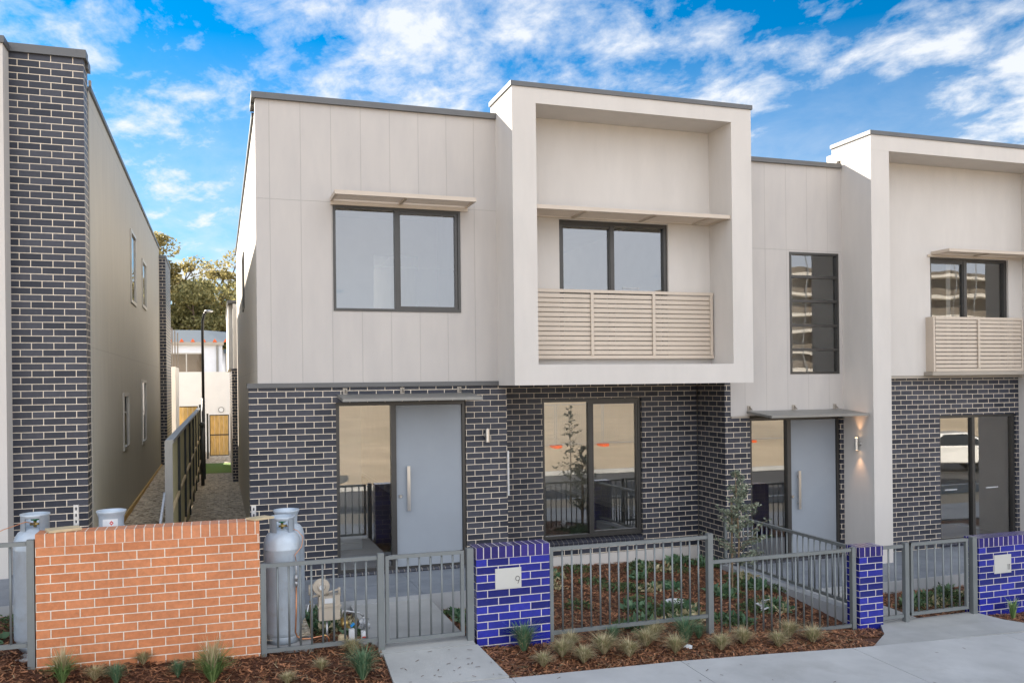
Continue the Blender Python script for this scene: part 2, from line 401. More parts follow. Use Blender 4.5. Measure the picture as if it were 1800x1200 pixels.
# ------------------------------------------------------------------ terrain
def lin(t, x):
    if x <= t[0][0]: return t[0][1]
    for (a, b), (c, d) in zip(t, t[1:]):
        if x <= c: return b+(d-b)*(x-a)/(c-a)
    return t[-1][1]
TB = [(-6,.3),(-2.2,.14),(-1.95,.05),(0,-.05),(1.1,-.12),(2.1,-.2),(3,-.25),(5,-.36),(7,-.52),(9,-.54),(16,-.72)]
TE = [(-6,0),(-2,-.14),(0,-.22),(1.2,-.29),(2,-.32),(4.5,-.38),(6.3,-.47),(8.5,-.54),(16,-.77)]
TH = [(-6,.3),(-2.2,.28),(-1.8,.1),(0,-.12),(3,-.3),(7.05,-.38),(7.3,-.52),(16,-.62)]
def g(x, y):
    b = lin(TB, x)
    if y <= -3.1:
        q = min(1, (-3.1-y)/.77); return b+(lin(TE, x)-b)*q
    q = min(1, (y+3.1)/1.6); return b+(lin(TH, x)-b)*q

def sheet(fn, x0, x1, nx, y0, y1, ny):
    mb = MB()
    X = [x0+(x1-x0)*i/nx for i in range(nx+1)]; Y = [y0+(y1-y0)*j/ny for j in range(ny+1)]
    for j in Y:
        for i in X: mb.v.append((i, j, fn(i, j)))
    for j in range(ny):
        for i in range(nx):
            a = j*(nx+1)+i; mb.f.append((a, a+1, a+nx+2, a+nx+1)); mb.uv += [(0, 0)]*4
    return mb
# ground reaching the horizon, falling gently away below everything
gm = MB()
def gfar(x, y): return -.95
gm = sheet(gfar, -900, 900, 2, -900, 900, 2)
struct(gm.build('ground', SAND))
struct(sheet(lambda x, y: g(x, y)-.006+.005*math.sin(x*23+y*7)*math.sin(y*31), -8, 17, 300, -4.45, 1.3, 90).build('mulch_bed', MULCH, smooth=True))
# footpath in slabs with joints, in front of the beds
fp = MB()
def slab(mb, x0, x1, y0, y1, fn, th=.1, n=1):
    for i in range(n):
        a, b = x0+(x1-x0)*i/n, x0+(x1-x0)*(i+1)/n
        p = [(a, y0), (b, y0), (b, y1), (a, y1)]
        T = [(q[0], q[1], fn(*q)) for q in p]; D = [(x, y, z-th) for x, y, z in T]
        mb.face(T); mb.face([D[0], D[1], T[1], T[0]]); mb.face([D[2], D[3], T[3], T[2]])
        if i == 0: mb.face([D[3], D[0], T[0], T[3]])
        if i == n-1: mb.face([D[1], D[2], T[2], T[1]])
zfp = lambda x, y: lin(TE, x)+.028+(y+3.9)*.02
edges = [-12, -9.6, -7.2, -4.8, -2.4, 0, 1.13]
for a, b in zip(edges, edges[1:]): slab(fp, a+.004, b-.004, -6.2, -4.35, zfp)
edges = [1.13, 2.29, 4.14, 6.3, 8.5, 10.7, 12.9, 15.1, 17.3, 19.5]
for a, b in zip(edges, edges[1:]): slab(fp, a+.004, b-.004, -6.2, -3.90, zfp, n=2)
struct(fp.build('footpath', CONC))
struct(sheet(lambda x, y: lin(TE, x)-.02+(y+6.2)*.035, -14, 40, 27, -8.2, -6.205, 3).build('nature_strip', SAND))
rd = sheet(lambda x, y: -.80, -300, 300, 2, -15.5, -8.4, 1)
struct(rd.build('road', ASPH))
kb = MB(); kb.box(-60, 60, -8.4, -8.2, -1.0, -.62); kb.box(-60, 60, -15.7, -15.5, -1.0, -.66)
struct(kb.build('kerb', CONC))
struct(sheet(lambda x, y: -.67+max(0, -y-22)*.012+.05*math.sin(x*.7)*math.sin(y*.5), -90, 150, 80, -120, -15.7, 40).build('vacant_lot_ground', SAND, smooth=True))

# path to number 9, with its step and porch
pa = MB()
slab(pa, 1.10, 2.07, -3.02, -1.36, lambda x, y: -.095+(y+1.36)*.008, .2)
slab(pa, 1.13, 2.12, -3.24, -3.03, lambda x, y: -.108+(y+3.03)*.12, .2)
pts = [(1.16, -3.25, -.132), (2.14, -3.25, -.14), (2.27, -3.89, -.283), (1.16, -3.89, -.268)]
pa.face([(x, y, z) for x, y, z in pts[::-1]]); 
for i in range(4):
    a, b = pts[i], pts[(i+1) % 4]; pa.face([(a[0], a[1], a[2]), (b[0], b[1], b[2]), (b[0], b[1], b[2]-.15), (a[0], a[1], a[2]-.15)])
# path to number 11
slab(pa, 7.26, 8.0, -3.05, -1.72, lambda x, y: -.45+(y+1.7)*.02, .2)
pts = [(7.42, -3.06, -.485), (8.90, -3.06, -.485), (9.0, -3.45, -.50), (9.35, -3.89, -.525), (6.6, -3.89, -.46), (7.1, -3.5, -.475)]
pa.face([(x, y, z) for x, y, z in pts[::-1]])
for i in range(6):
    a, b = pts[i], pts[(i+1) % 6]; pa.face([(a[0], a[1], a[2]), (b[0], b[1], b[2]), (b[0], b[1], b[2]-.15), (a[0], a[1], a[2]-.15)])
struct(pa.build('path', CONC_D))
po = MB()
for (a, b) in ((.14, 1.0), (1.0, 2.0), (2.0, 3.1)):
    slab(po, a+.003, b-.003, -1.34, -.68, lambda x, y: -.04, .1); slab(po, a+.003, b-.003, -.67, -.02, lambda x, y: -.04, .1)
for (a, b) in ((7.22, 8.1), (8.1, 9.0), (9.0, 9.9), (9.9, 10.8), (10.8, 11.7), (11.7, 12.6), (12.6, 13.8)):
    slab(po, a+.003, b-.003, -1.7, -.86, lambda x, y: -.37, .1); slab(po, a+.003, b-.003, -.85, -.02, lambda x, y: -.37, .1)
for (a, b) in ((-5.2, -4.4), (-4.4, -3.6), (-3.6, -2.8), (-2.8, -1.95)):
    slab(po, a+.003, b-.003, -1.9, -1.06, lambda x, y: .36, .1); slab(po, a+.003, b-.003, -1.05, -.21, lambda x, y: .36, .1)
struct(po.build('porch_paving', PAVER))
pe = MB()
pe.box(.14, 3.1, -1.36, -1.342, -.3, -.043); pe.box(7.22, 13.8, -1.72, -1.702, -.6, -.373); pe.box(-5.2, -1.95, -1.92, -1.902, -.1, .357)
struct(pe.build('porch_edge', BLOCK))
kb = MB(); kb.box(7.06, 7.2, -3.0, -.02, -.7, -.325)
struct(kb.build('garden_kerb', BLOCK))
# gravel alley, higher on the left of the paling fence
struct(sheet(lambda x, y: .02-.014*max(0, y)+.01*math.sin(9*x)*math.sin(5*y), -.96, .5, 12, -2.9, 17.2, 120).build('gravel', GRAVEL_M))
struct(sheet(lambda x, y: .33+.008*y+.01*math.sin(9*x)*math.sin(5*y), -2.2, -.99, 12, -1.9, 26, 120).build('gravel', GRAVEL_M))
struct(sheet(lambda x, y: -.20, -1.02, 1.4, 2, 17.2, 21, 2).build('lawn', GRASS))
struct(sheet(lambda x, y: -.22, -1.02, 2.4, 2, 21, 30, 2).build('gravel', GRAVEL_M))
eb = MB(); eb.box(-1.875, -1.845, .15, 13.5, .2, .46)
struct(eb.build('edging_board', TIMB))

# mulch chips and ground cover (nobody could count these)
def chips(name, n, fn, sz, mat):
    mb = MB(); R = random.Random(n)
    for _ in range(n):
        x, y = fn(R); z = g(x, y)+R.uniform(.002, .022)
        a = R.uniform(0, math.pi); L = sz*R.uniform(.5, 1.5); W = L*R.uniform(.12, .32); tl = R.uniform(-.5, .5)
        u = Vector((math.cos(a), math.sin(a), tl)).normalized()*L/2; v_ = Vector((-math.sin(a), math.cos(a), R.uniform(-.6, .6))).normalized()*W/2
        c = Vector((x, y, z))
        mb.v += [tuple(c-u-v_), tuple(c+u-v_*.6), tuple(c+u+v_), tuple(c-u+v_*.7)]; i = len(mb.v)-4
        mb.f.append((i, i+1, i+2, i+3)); mb.uv += [(0, 0)]*4
    return struct(mb.build(name, mat), 'stuff')
def fbed(R):
    while True:
        x = R.uniform(-2.9, 9.8); y = R.uniform(-4.33 if x < 1.1 else -3.9, -3.0)
        if 1.14 < x < 2.15+(-3.2-y)*.2 or 7.2 < x < 8.9+.4*max(0, -3.3-y) or (6.7 < x < 7.3 and y < -3.5): 
            if R.random() > .008: continue
        return x, y
def gbed(R):
    while True:
        x, y = R.uniform(-2.6, 10.5), R.uniform(-3.05, .8)
        if 1.08 < x < 2.09 and y < -1.3: continue
        if x < 3.2 and y > -1.34: continue
        if -1.9 < x < 0: continue
        if 6.95 < x < 8.02 or (x > 7 and y > -1.7) or y > 0 and x < 3.6: continue
        return x, y
chips('mulch_chips', 34000, fbed, .046, CHIP)
chips('mulch_chips', 24000, gbed, .052, CHIP)

def litterleaves(name, n, mat):
    mb = MB(); R = random.Random(77)
    for _ in range(n):
        x, y = (fbed if R.random() < .55 else gbed)(R); z = g(x, y)+.02
        a = R.uniform(0, 6.28); L = R.uniform(.03, .10)
        u = Vector((math.cos(a), math.sin(a), R.uniform(-.05, .25)))*L; v_ = Vector((-math.sin(a), math.cos(a), 0))*.0035; c = Vector((x, y, z))
        mb.v += [tuple(c-u-v_), tuple(c+u-v_*.3), tuple(c+u+v_*.3), tuple(c-u+v_)]; i = len(mb.v)-4
        mb.f.append((i, i+1, i+2, i+3)); mb.uv += [(0, 0)]*4
    return struct(mb.build(name, mat), 'stuff')
litterleaves('dry_grass_litter', 900, BL_TAN)
def cover(name, spots, mat, leaf=.045, per=300):
    mb = MB(); R = random.Random(5)
    for (x, y, rad, h) in spots:
        for _ in range(int(per*rad/.25)):
            a = R.uniform(0, 6.283); r = rad*math.sqrt(R.random())
            px, py = x+r*math.cos(a), y+r*math.sin(a)
            hh = h*(1-(r/rad)**2)*R.uniform(.3, 1)
            c = Vector((px, py, g(px, py)+.01+hh)); L = leaf*R.uniform(.5, 1.3)
            u = Vector((R.uniform(-1, 1), R.uniform(-1, 1), R.uniform(-.2, 1))).normalized()*L; v_ = u.cross(Vector((R.uniform(-1, 1), R.uniform(-1, 1), R.uniform(-1, 1)))).normalized()*L*.22
            mb.v += [tuple(c), tuple(c+u*.5+v_), tuple(c+u), tuple(c+u*.5-v_)]; i = len(mb.v)-4
            mb.f.append((i, i+1, i+2, i+3)); mb.uv += [(0, 0)]*4
    return struct(mb.build(name, mat), 'stuff')
R = random.Random(21); sp = []
for _ in range(44):
    x, y = R.uniform(3.3, 7.0), R.uniform(-2.9, .6)
    if y > .5 and R.random() < .5: continue
    if x < 4.4 and R.random() < .45: continue
    sp.append((x, y, R.uniform(.14, .30), R.uniform(.05, .14)))
for _ in range(12): sp.append((R.uniform(.3, 1.0), R.uniform(-2.6, -1.5), R.uniform(.1, .2), R.uniform(.06, .13)))
sp += [(2.25, -1.7, .14, .08), (2.35, -2.1, .12, .07), (-2.4, -2.3, .25, .12), (-2.5, -2.7, .2, .1)]
for _ in range(9): sp.append((R.uniform(8.3, 9.6), R.uniform(-2.8, -1.9), R.uniform(.12, .2), R.uniform(.08, .16)))
cover('ground_cover', sp, LEAF_C)
sp2 = [(x+R.uniform(-.1, .1), y+R.uniform(-.1, .1), r*.7, h*.8) for x, y, r, h in sp if R.random() < .45]
cover('ground_cover', sp2, BL_BLUE, .12, 110)
cover('ground_cover', [(x+.1, y-.1, r*.8, h*.7) for x, y, r, h in sp[::3]], BL_TAN, .09, 80)

# ------------------------------------------------------------------ helpers for houses
def window(parent, name, x0, x1, z0, z1, y, mull=(), hbars=(), fw=.038, sash=None, depth=.09, mat=None, gmat=None, label=None, gd=.05):
    mat = mat or FRAME; gmat = gmat or GLASS
    mb = MB(); e = .0
    mb.box(x0, x0+fw, y, y+depth, z0, z1); mb.box(x1-fw, x1, y, y+depth, z0, z1)
    mb.box(x0+fw, x1-fw, y, y+depth, z0, z0+fw); mb.box(x0+fw, x1-fw, y, y+depth, z1-fw, z1)
    for m_ in mull: mb.box(m_-fw*.6, m_+fw*.6, y+.002, y+depth, z0+fw, z1-fw)
    for h_ in hbars: mb.box(x0+fw, x1-fw, y+.002, y+depth, h_-.022, h_+.022)
    if sash:
        a, b = sash; sw = .032
        mb.box(a, a+sw, y+.012, y+.05, z0+fw, z1-fw); mb.box(b-sw, b, y+.012, y+.05, z0+fw, z1-fw)
        mb.box(a+sw, b-sw, y+.012, y+.05, z0+fw, z0+fw+sw*1.2); mb.box(a+sw, b-sw, y+.012, y+.05, z1-fw-sw*1.2, z1-fw)
    w_ = bevel(mb.build(name, mat, parent), .003, 1)
    if label: w_['label'] = label
    gl = MB(); gl.box(x0+fw*.5, x1-fw*.5, y+gd, y+gd+.006, z0+fw*.5, z1-fw*.5, skip='blrtd')
    gl.build('glass', gmat, w_)
    return w_
def room(parent, x0, x1, y0, y1, z0, z1, floor=CARPET, hole=None):
    mb = MB()   # inward-facing shell open to the street side, rear hole added to brighten the inside
    mb.face([(x0,y0,z0),(x0,y1,z0),(x0,y1,z1),(x0,y0,z1)]); mb.face([(x1,y1,z0),(x1,y0,z0),(x1,y0,z1),(x1,y1,z1)])
    mb.wall('x', x0, x1, z0, z1, y1, y1+.004, holes=[hole] if hole else [])
    mb.face([(x0,y0,z1),(x0,y1,z1),(x1,y1,z1),(x1,y0,z1)])
    mb.box(x0+.001, x0+.016, y0, y1-.02, z0, z0+.1); mb.box(x1-.016, x1-.001, y0, y1-.02, z0, z0+.1)
    mb.build('interior_wall', WALLI, parent)
    MB().face([(x0,y0,z0+.002),(x1,y0,z0+.002),(x1,y1,z0+.002),(x0,y1,z0+.002)]).build('interior_floor', floor, parent)
def awning(parent, x0, x1, yf, yb, z0, z1, arms, slats=True, label=None):
    mb = MB()
    mb.box(x0, x1, yf, yf+.03, z0, z1)                # fascia
    mb.box(x0, x0+.03, yf+.03, yb, z0, z1); mb.box(x1-.03, x1, yf+.03, yb, z0, z1)
    mb.box(x0+.03, x1-.03, yb-.03, yb, z0, z1)
    a = bevel(mb.build('awning', TAUPE, parent), .002, 1)
    if label: a['label'] = label
    sm = MB(); n = int((yb-yf-.08)/.042)
    for i in range(n):
        y = yf+.05+i*.042
        sm.obox(((x0+x1)/2, y+.012, (z0+z1)/2), ((x1-x0)/2-.032, 0, 0), (0, .012, .014), (0, -.0018, .002))
    sm.build('louvres', TAUPE, a)
    for q in arms: MB().box(q-.02, q+.02, yf+.031, yb-.031, z0-.004, z1-.012).build('arm', TAUPE, a)
    return a
def canopy(parent, x0, x1, yf, yb, zf, zb, brx, mat):
    mb = MB(); t_ = .036
    A = [(x0, yf, zf), (x1, yf, zf), (x1, yb, zb), (x0, yb, zb)]; T = [(x, y, z+t_) for x, y, z in A]
    mb.face(T); mb.face(A[::-1])
    for i in range(4): mb.face([A[i], A[(i+1) % 4], T[(i+1) % 4], T[i]])
    c = bevel(mb.build('door_canopy', mat, parent), .004, 1)
    for q in brx:
        b_ = MB(); b_.box(q-.03, q+.03, yb-.012, yb-.002, zb+.02, zb+.12)
        b_.face([(q, yb-.012, zb+.11), (q, yb-.10, zb+.05), (q, yb-.012, zb+.05)]); b_.face([(q+.008, yb-.012, zb+.05), (q+.008, yb-.10, zb+.05), (q+.008, yb-.012, zb+.11)])
        b_.build('bracket', TRIM, c)
def wall_lamp(parent, x, y, z, nx, ny, lit):
    mb = MB(); cx_, cy_ = x+nx*.075, y+ny*.075
    mb.lathe([(.0, -.10), (.028, -.10), (.032, -.095), (.032, .095), (.028, .10), (.0, .10)], (cx_, cy_, z), 16)
    l_ = mb.build('wall_lamp', STEEL, parent, smooth=False)
    m2 = MB(); m2.tube([(x, y, z), (cx_-nx*.03, cy_-ny*.03, z)], .02, 8); m2.tube([(x, y, z-.0), (x+nx*.01, y+ny*.01, z)], .035, 12); m2.build('mount', STEEL, l_)
    if lit:
        MB().lathe([(.0, .101), (.024, .101)], (cx_, cy_, z), 16).build('bulb', LAMPGLOW, l_); MB().lathe([(.024, -.101), (.0, -.101)], (cx_, cy_, z), 16).build('bulb', LAMPGLOW, l_)
        for s_ in (1, -1):
            L = bpy.data.lights.new('lamp_light', 'SPOT'); L.energy = 2.8; L.color = (1, .55, .28); L.spot_size = math.radians(70); L.spot_blend = .9; L.shadow_soft_size = .02
            o_ = bpy.data.objects.new('lamp_light', L); COL.objects.link(o_); o_.parent = l_
            o_.location = Vector((cx_, cy_, z+.115*s_))-Vector(parent['_o'])
            o_.rotation_euler = (math.pi if s_ > 0 else 0, 0, 0)
def entry(parent, x0, xm, x1, z0, z1, y, hx, lx, lbl):
    # frame with sidelight and a door leaf with pull handle and lock
    mb = MB(); fw = .045
    mb.box(x0, x0+fw, y, y+.1, z0, z1); mb.box(x1-fw, x1, y, y+.1, z0, z1); mb.box(xm-.035, xm+.035, y, y+.1, z0, z1-fw)
    mb.box(x0+fw, x1-fw, y, y+.1, z1-fw, z1); mb.box(x0+fw, xm-.035, y, y+.1, z0, z0+fw); mb.box(xm+.035, x1-fw, y+.01, y+.1, z0, z0+.02)
    f_ = bevel(mb.build('entry_frame', FRAME, parent), .003, 1)
    gl = MB(); gl.box(x0+.02, xm-.02, y+.05, y+.056, z0+.02, z1-.02, skip='blrtd'); gl.build('sidelight_glass', GLASS, f_)
    d = MB(); d.box(xm+.04, x1-fw-.006, y+.03, y+.075, z0+.025, z1-fw-.006)
    d_ = bevel(d.build('front_door', DOOR, parent, label=lbl), .003, 2)
    h = MB(); h.box(hx-.022, hx+.022, y-.035, y-.015, z0+.80, z0+1.42); h.box(hx-.012, hx+.012, y-.015, y+.03, z0+.88, z0+.91); h.box(hx-.012, hx+.012, y-.015, y+.03, z0+1.31, z0+1.34)
    bevel(h.build('door_handle', STEEL, d_), .003, 1)
    k = MB(); k.lathe([(0, -.014), (.02, -.014), (.026, -.006), (.026, 0)], (lx, y+.03, z0+1.0), 16, axis='y'); k.build('lock', STEEL, d_)
def sill_bricks(parent, x0, x1, yf, yb, zf, zb, uo=0):
    mb = MB(); n = max(1, round((x1-x0)/.0825))
    for i in range(n):
        a = x0+(x1-x0)*i/n+.005; b = x0+(x1-x0)*(i+1)/n-.005
        pr = [(yf+.0, zf-.055), (yf-.012, zf-.02), (yf+.004, zf+.0), (yb, zb), (yb, zf-.055)]
        L = [(a, y, z) for y, z in pr]; Rr = [(b, y, z) for y, z in pr]
        mb.face(L[::-1]); mb.face(Rr)
        for k in range(4): mb.face([L[k], L[k+1], Rr[k+1], Rr[k]][::-1])
    s_ = mb.build('sill', BR_DARK_FLAT, parent)
    m2 = MB(); m2.face([(x0, yf+.006, zf-.054), (x1, yf+.006, zf-.054), (x1, yf+.008, zf-.006), (x0, yf+.008, zf-.006)]); m2.face([(x0, yf+.01, zf-.005), (x1, yf+.01, zf-.005), (x1, yb, zb-.005), (x0, yb, zb-.005)])
    m2.build('sill_mortar', pbr_mortar, s_)
BR_DARK_FLAT = pbr('dark_sill_brick', (.036, .038, .052), .3, var=.15, scale=12)
pbr_mortar = pbr('mortar', (.58, .53, .45), .9, var=.05)

def sticker(parent, x, y, z, n=5, r=.016):
    mb = MB()
    for i in range(n):
        c = x+i*r*3.4
        mb.tube([(c+r*math.cos(a*math.pi/5), y, z+r*.6*math.sin(a*math.pi/5)) for a in range(11)], .0035, 4, False)
        mb.tube([(c+r*1.1, y, z+r*.5), (c+r*2.3, y, z-r*.5)], .0035, 4); mb.tube([(c+r*1.1, y, z-r*.5), (c+r*2.3, y, z+r*.5)], .0035, 4)
    struct_ = mb.build('glass_sticker', PLASTW, parent)
# ------------------------------------------------------------------ number 9
H9 = thing('townhouse', 'middle two storey townhouse with large white balcony frame above dark brick', 'house', (3.5, 0, 0))
DX0, DX1 = 1.125, 2.945
mb = MB()
mb.wall('x', 0, DX0, -.35, 2.52, 0, .11, uo=-.005)
mb.wall('x', DX1, 3.556, -.35, 2.52, 0, .11, uo=.19)
mb.wall('x', DX0, DX1, 2.315, 2.52, 0, .11, uo=-.005)
mb.wall('x', DX0, DX1, -.35, -.045, .012, .11, uo=-.005)
mb.wall('y', .111, .30, -.35, 2.52, 0.0, .11, uo=.0)
mb.wall('y', .111, .819, -.35, 2.60, 3.446, 3.556, uo=.0)
mb.wall('x', 3.557, 7.163, -.175, 2.62, .82, .93, holes=[(4.41, 6.135, .02, 2.29)], uo=.074)
mb.wall('y', 0.0, .93, -.5, 2.60, 7.164, 7.27, uo=.11)
bw = mb.build('brick_wall', BR_DARK, H9)
MB().box(3.55, 7.163, .80, .94, -.6, -.178).build('plinth', RENDER, H9)
MB().box(7.15, 7.2, .82, .83, -.17, 2.52).build('corner_mortar', pbr_mortar, bw)
band = MB(); band.box(-.02, 3.43, -.035, .10, 2.522, 2.585); band.box(-.02, .10, .10, .32, 2.522, 2.585)
bevel(band.build('flashing', CAP, H9), .004, 1)
mb = MB(); mb.wall('x', .115, 3.43, 2.585, 6.33, 0, .12, holes=[(1.11, 2.89, 3.555, 4.985)], uo=-.107)
mb.wall('x', .115, 3.43, 2.53, 2.584, .02, .12)
mb.build('cladding_wall', CLAD, H9)
mb = MB(); mb.wall('y', .121, 13.8, -.4, 6.22, .12, .25, holes=[(5.8, 6.72, 4.06, 5.16)], uo=.0, vo=-.3)
mb.build('side_wall', CLAD_S, H9)
mb = MB(); mb.wall('y', 5.8, 6.72, 4.06, 5.16, .10, .2, holes=[(5.86, 6.66, 4.12, 5.10)])
sw = mb.build('side_window', FRAME, H9); MB().face([(.16, 6.66, 4.12), (.16, 5.86, 4.12), (.16, 5.86, 5.10), (.16, 6.66, 5.10)]).build('glass', GLASS, sw)
cp = MB(); cp.box(.07, 3.428, -.05, .2, 6.33, 6.41); cp.box(.07, .30, .2, .5, 6.30, 6.38)
bevel(cp.build('roof_capping', CAP, H9), .006, 1)
MB().box(.09, .30, .5, 13.85, 6.22, 6.29).build('roof_capping', CAP, H9)
MB().box(.25, 7.4, .12, 13.8, 6.05, 6.16).build('roof', CAP, H9)
mb = MB(); mb.wall('x', .25, 7.3, -.4, 6.05, 13.7, 13.8, holes=[(.8, 3.0, .1, 2.3), (4.0, 6.8, .1, 2.3), (.8, 3.0, 3.2, 5.3), (4.0, 6.8, 3.2, 5.3)]); mb.box(7.2, 7.3, .95, 13.699, -.4, 6.05); mb.build('rear_wall', RENDER, H9)  # unseen rear openings, added so sun lights the rooms
# rear garage volume seen past the alley end of the side wall
mb = MB(); mb.wall('x', -.02, .24, -.3, 3.04, 14.0, 14.12, uo=.05); mb.box(-.02, .6, 14.12, 20, -.3, 3.0); mb.build('rear_brick_pier', BR_DARK, H9)
mb = MB(); mb.box(-.10, .5, 14.6, 21, 3.045, 4.9); mb.box(.02, .5, 14.02, 14.6, 3.05, 4.88); mb.build('rear_upper_wall', WHITEB, H9)
MB().box(-.13, .52, 14.0, 21.05, 4.905, 4.98).build('rear_capping', CAP, H9)
# balcony frame
mb = MB(); Yf, Yb, PX0, PX1, PZ0, PZ1 = -.75, -.001, 3.43, 7.19, 2.52, 6.58
ix0, ix1, iz0, iz1 = 3.775, 6.85, 2.80, 6.37
mb.wall('x', PX0, PX1, PZ0, PZ1, Yf, -.12, holes=[(ix0, ix1, iz0, iz1)])
mb.wall('x', PX0, PX1, PZ0, PZ1, -.119, .1, holes=[(4.35, 6.13, 2.93, 4.93)])
mb.box(PX0, PX1, .1, .22, 5.9, PZ1); mb.box(3.43, 3.555, .1, .82, 2.6, 5.9); mb.box(3.56, 7.19, .101, .95, 2.63, 2.75)
mb.box(PX0+.001, PX1-.001, .1001, .80, 2.52, 2.622)
fr = bevel(mb.build('balcony_frame', RENDER, H9), .006, 2)
cp = MB(); cp.box(PX0-.02, PX1+.02, Yf-.02, .24, PZ1+.001, PZ1+.065)
bevel(cp.build('balcony_capping', CAP, H9), .006, 1)
window(H9, 'window', 1.11, 2.89, 3.555, 4.985, -.012, mull=(1.975,), sash=(2.0, 2.845), gmat=GLASS_U, label='upper left two-pane window under the louvred awning')
window(H9, 'sliding_door', 4.35, 6.13, 2.93, 4.93, -.08, mull=(5.215,), sash=(4.40, 5.2), fw=.055, gmat=GLASS_U, label='sliding door behind the slatted balustrade')
window(H9, 'window', 4.41, 6.135, .085, 2.29, .87, mull=(5.245,), sash=(5.27, 6.09), fw=.05, label='large ground floor window reflecting the street')
sill_bricks(H9, 4.41, 6.135, .80, .93, .035, .075)
entry(H9, DX0+.003, 1.915, DX1-.003, -.003, 2.312, .03, 2.115, 2.008, 'plain grey front door beside a tall glass sidelight')
sill_bricks(H9, DX0, DX1, -.035, .06, -.008, .0)
awning(H9, 1.08, 2.99, -.50, -.002, 5.03, 5.085, (2.03,))
MB().box(1.08, 3.0, -.03, -.003, 4.985, 5.028).build('head_flashing', TAUPE, H9)
awning(H9, 3.78, 6.845, -.72, -.122, 4.945, 5.0, (4.55, 5.65, 6.55))
canopy(H9, 1.14, 3.02, -.60, -.001, 2.335, 2.39, (1.25, 2.035, 2.85), CAP_L := pbr('canopy_steel', (.24, .235, .22), .4, .4, var=.05))
wall_lamp(H9, 3.24, 0, 1.815, 0, -1, False)
mb = MB()
mb.box(3.548, 3.575, -.03, .0, .94, 1.58)
mb.build('metal_strip', PIPEG, H9)
def balustrade(parent, x0, x1, z0, z1, y, posts, pitch=.0685, side=0):
    mb = MB(); n = int(round((z1-z0-.10)/pitch))
    mb.box(x0, x1, y-.01, y+.035, z1-.045, z1); mb.box(x0, x1, y-.01, y+.035, z0, z0+.05)
    b_ = bevel(mb.build('balustrade', TAUPE, parent), .003, 1)
    sm = MB()
    for i in range(n):
        z = z0+.062+i*pitch
        sm.box(x0+.01, x1-.01, y+.002, y+.022, z, z+pitch-.0125)
    bevel(sm.build('slats', TAUPE, b_), .002, 1)
    for p in posts: MB().box(p-.022, p+.022, y-.022, y-.002, z0+.051, z1-.046).build('post', TAUPE, b_)
    if side:
        MB().box(x0-.04, x0-.001, y, -.10, z0-.0, z1).build('side_panel', TAUPE, b_); MB().box(x1+.001, x1+.04, y, -.10, z0, z1).build('side_panel', TAUPE, b_)
    return b_
balustrade(H9, 3.785, 6.84, 2.895, 3.90, -.22, (4.81, 5.815, 6.80))
room(H9, 3.6, 7.15, .94, 13.69, 0, 2.45, CARPET, (4.0, 6.8, .1, 2.3))
mb = MB(); mb.box(3.61, 4.9, 5.2, 5.3, .01, 2.44); mb.build('partition', WALLI, H9)
room(H9, .3, 3.4, .13, 13.69, -.0, 2.45, TIMBERF, (.8, 3.0, .1, 2.3))
mb = MB(); mb.box(.31, 1.72, 1.7, 1.8, .004, 2.44); mb.box(.31, 1.72, 1.68, 1.698, .004, .10); mb.build('partition', WALLI, H9)
room(H9, .27, 3.42, .13, 13.69, 2.75, 5.5, CARPET, (.8, 3.0, 3.2, 5.3))
mb = MB(); mb.wall('x', .28, 3.41, 2.76, 5.49, 3.5, 3.58, holes=[(2.25, 3.05, 2.76, 4.85)]); mb.build('partition', WALLI, H9)
room(H9, 3.56, 7.15, .11, 13.69, 2.8, 5.5, CARPET, (4.0, 6.8, 3.2, 5.3))
mb = MB(); mb.box(3.57, 4.9, 2.9, 3.0, 2.81, 4.55); mb.build('partition', WALLI, H9)

mb = MB(); mb.box(1.98, 3.40, 1.9, 1.92, 4.42, 4.435); mb.build('curtain_rail', WALLI, H9)
# ------------------------------------------------------------------ number 11
H11 = thing('townhouse', 'two storey townhouse at the right edge with white column, five-pane window and lit wall lamp', 'house', (10, 0, -.35))
mb = MB()
mb.wall('x', 7.2705, 7.622, -.6, 1.955, .0, .11, uo=.0)
mb.build('brick_wall', BR_DARK, H11); mb = MB()
mb.wall('x', 9.352, 9.52, -.6, 1.90, .0, .11, uo=.0)
mb.build('brick_wall', BR_DARK, H11); mb = MB()
mb.wall('x', 9.521, 15.2, -.6, 2.55, .0, .11, holes=[(11.43, 13.16, -.28, 1.905)], uo=.043, vo=.041)
mb.build('brick_wall', BR_DARK, H11)
mb = MB(); mb.wall('x', 7.272, 9.42, 1.99, 6.03, -.002, .12, holes=[(8.39, 9.345, 2.645, 4.62)], uo=-.084, vo=-.37)
mb.build('cladding_wall', CLAD, H11)
tr = MB(); tr.box(7.272, 7.60, -.02, .1, 1.956, 1.989); tr.build('flashing', TRIM, H11)
cp = MB(); cp.box(7.212, 9.40, -.05, .2, 6.03, 6.10); bevel(cp.build('roof_capping', CAP, H11), .005, 1)
MB().box(7.31, 16, .201, 13, 5.75, 5.85).build('roof', CAP, H11)
mb = MB(); mb.wall('x', 9.42, 13.62, 6.17, 6.41, -.70, -.12); mb.wall('x', 9.42, 9.775, -.38, 6.169, -.70, -.001)
mb.wall('x', 13.22, 13.62, -.38, 6.169, -.70, -.001)
mb.wall('x', 9.776, 13.219, 2.60, 6.169, -.10, .1, holes=[(11.16, 12.9, 2.7, 4.62)])
mb.box(9.42, 13.62, -.119, .22, 6.17, 6.41); mb.box(9.42, 9.776, .101, .22, 2.6, 6.169)
bevel(mb.build('balcony_frame', RENDER, H11), .006, 2)
cp = MB(); cp.box(9.40, 13.64, -.72, .24, 6.411, 6.475); bevel(cp.build('balcony_capping', CAP, H11), .006, 1)
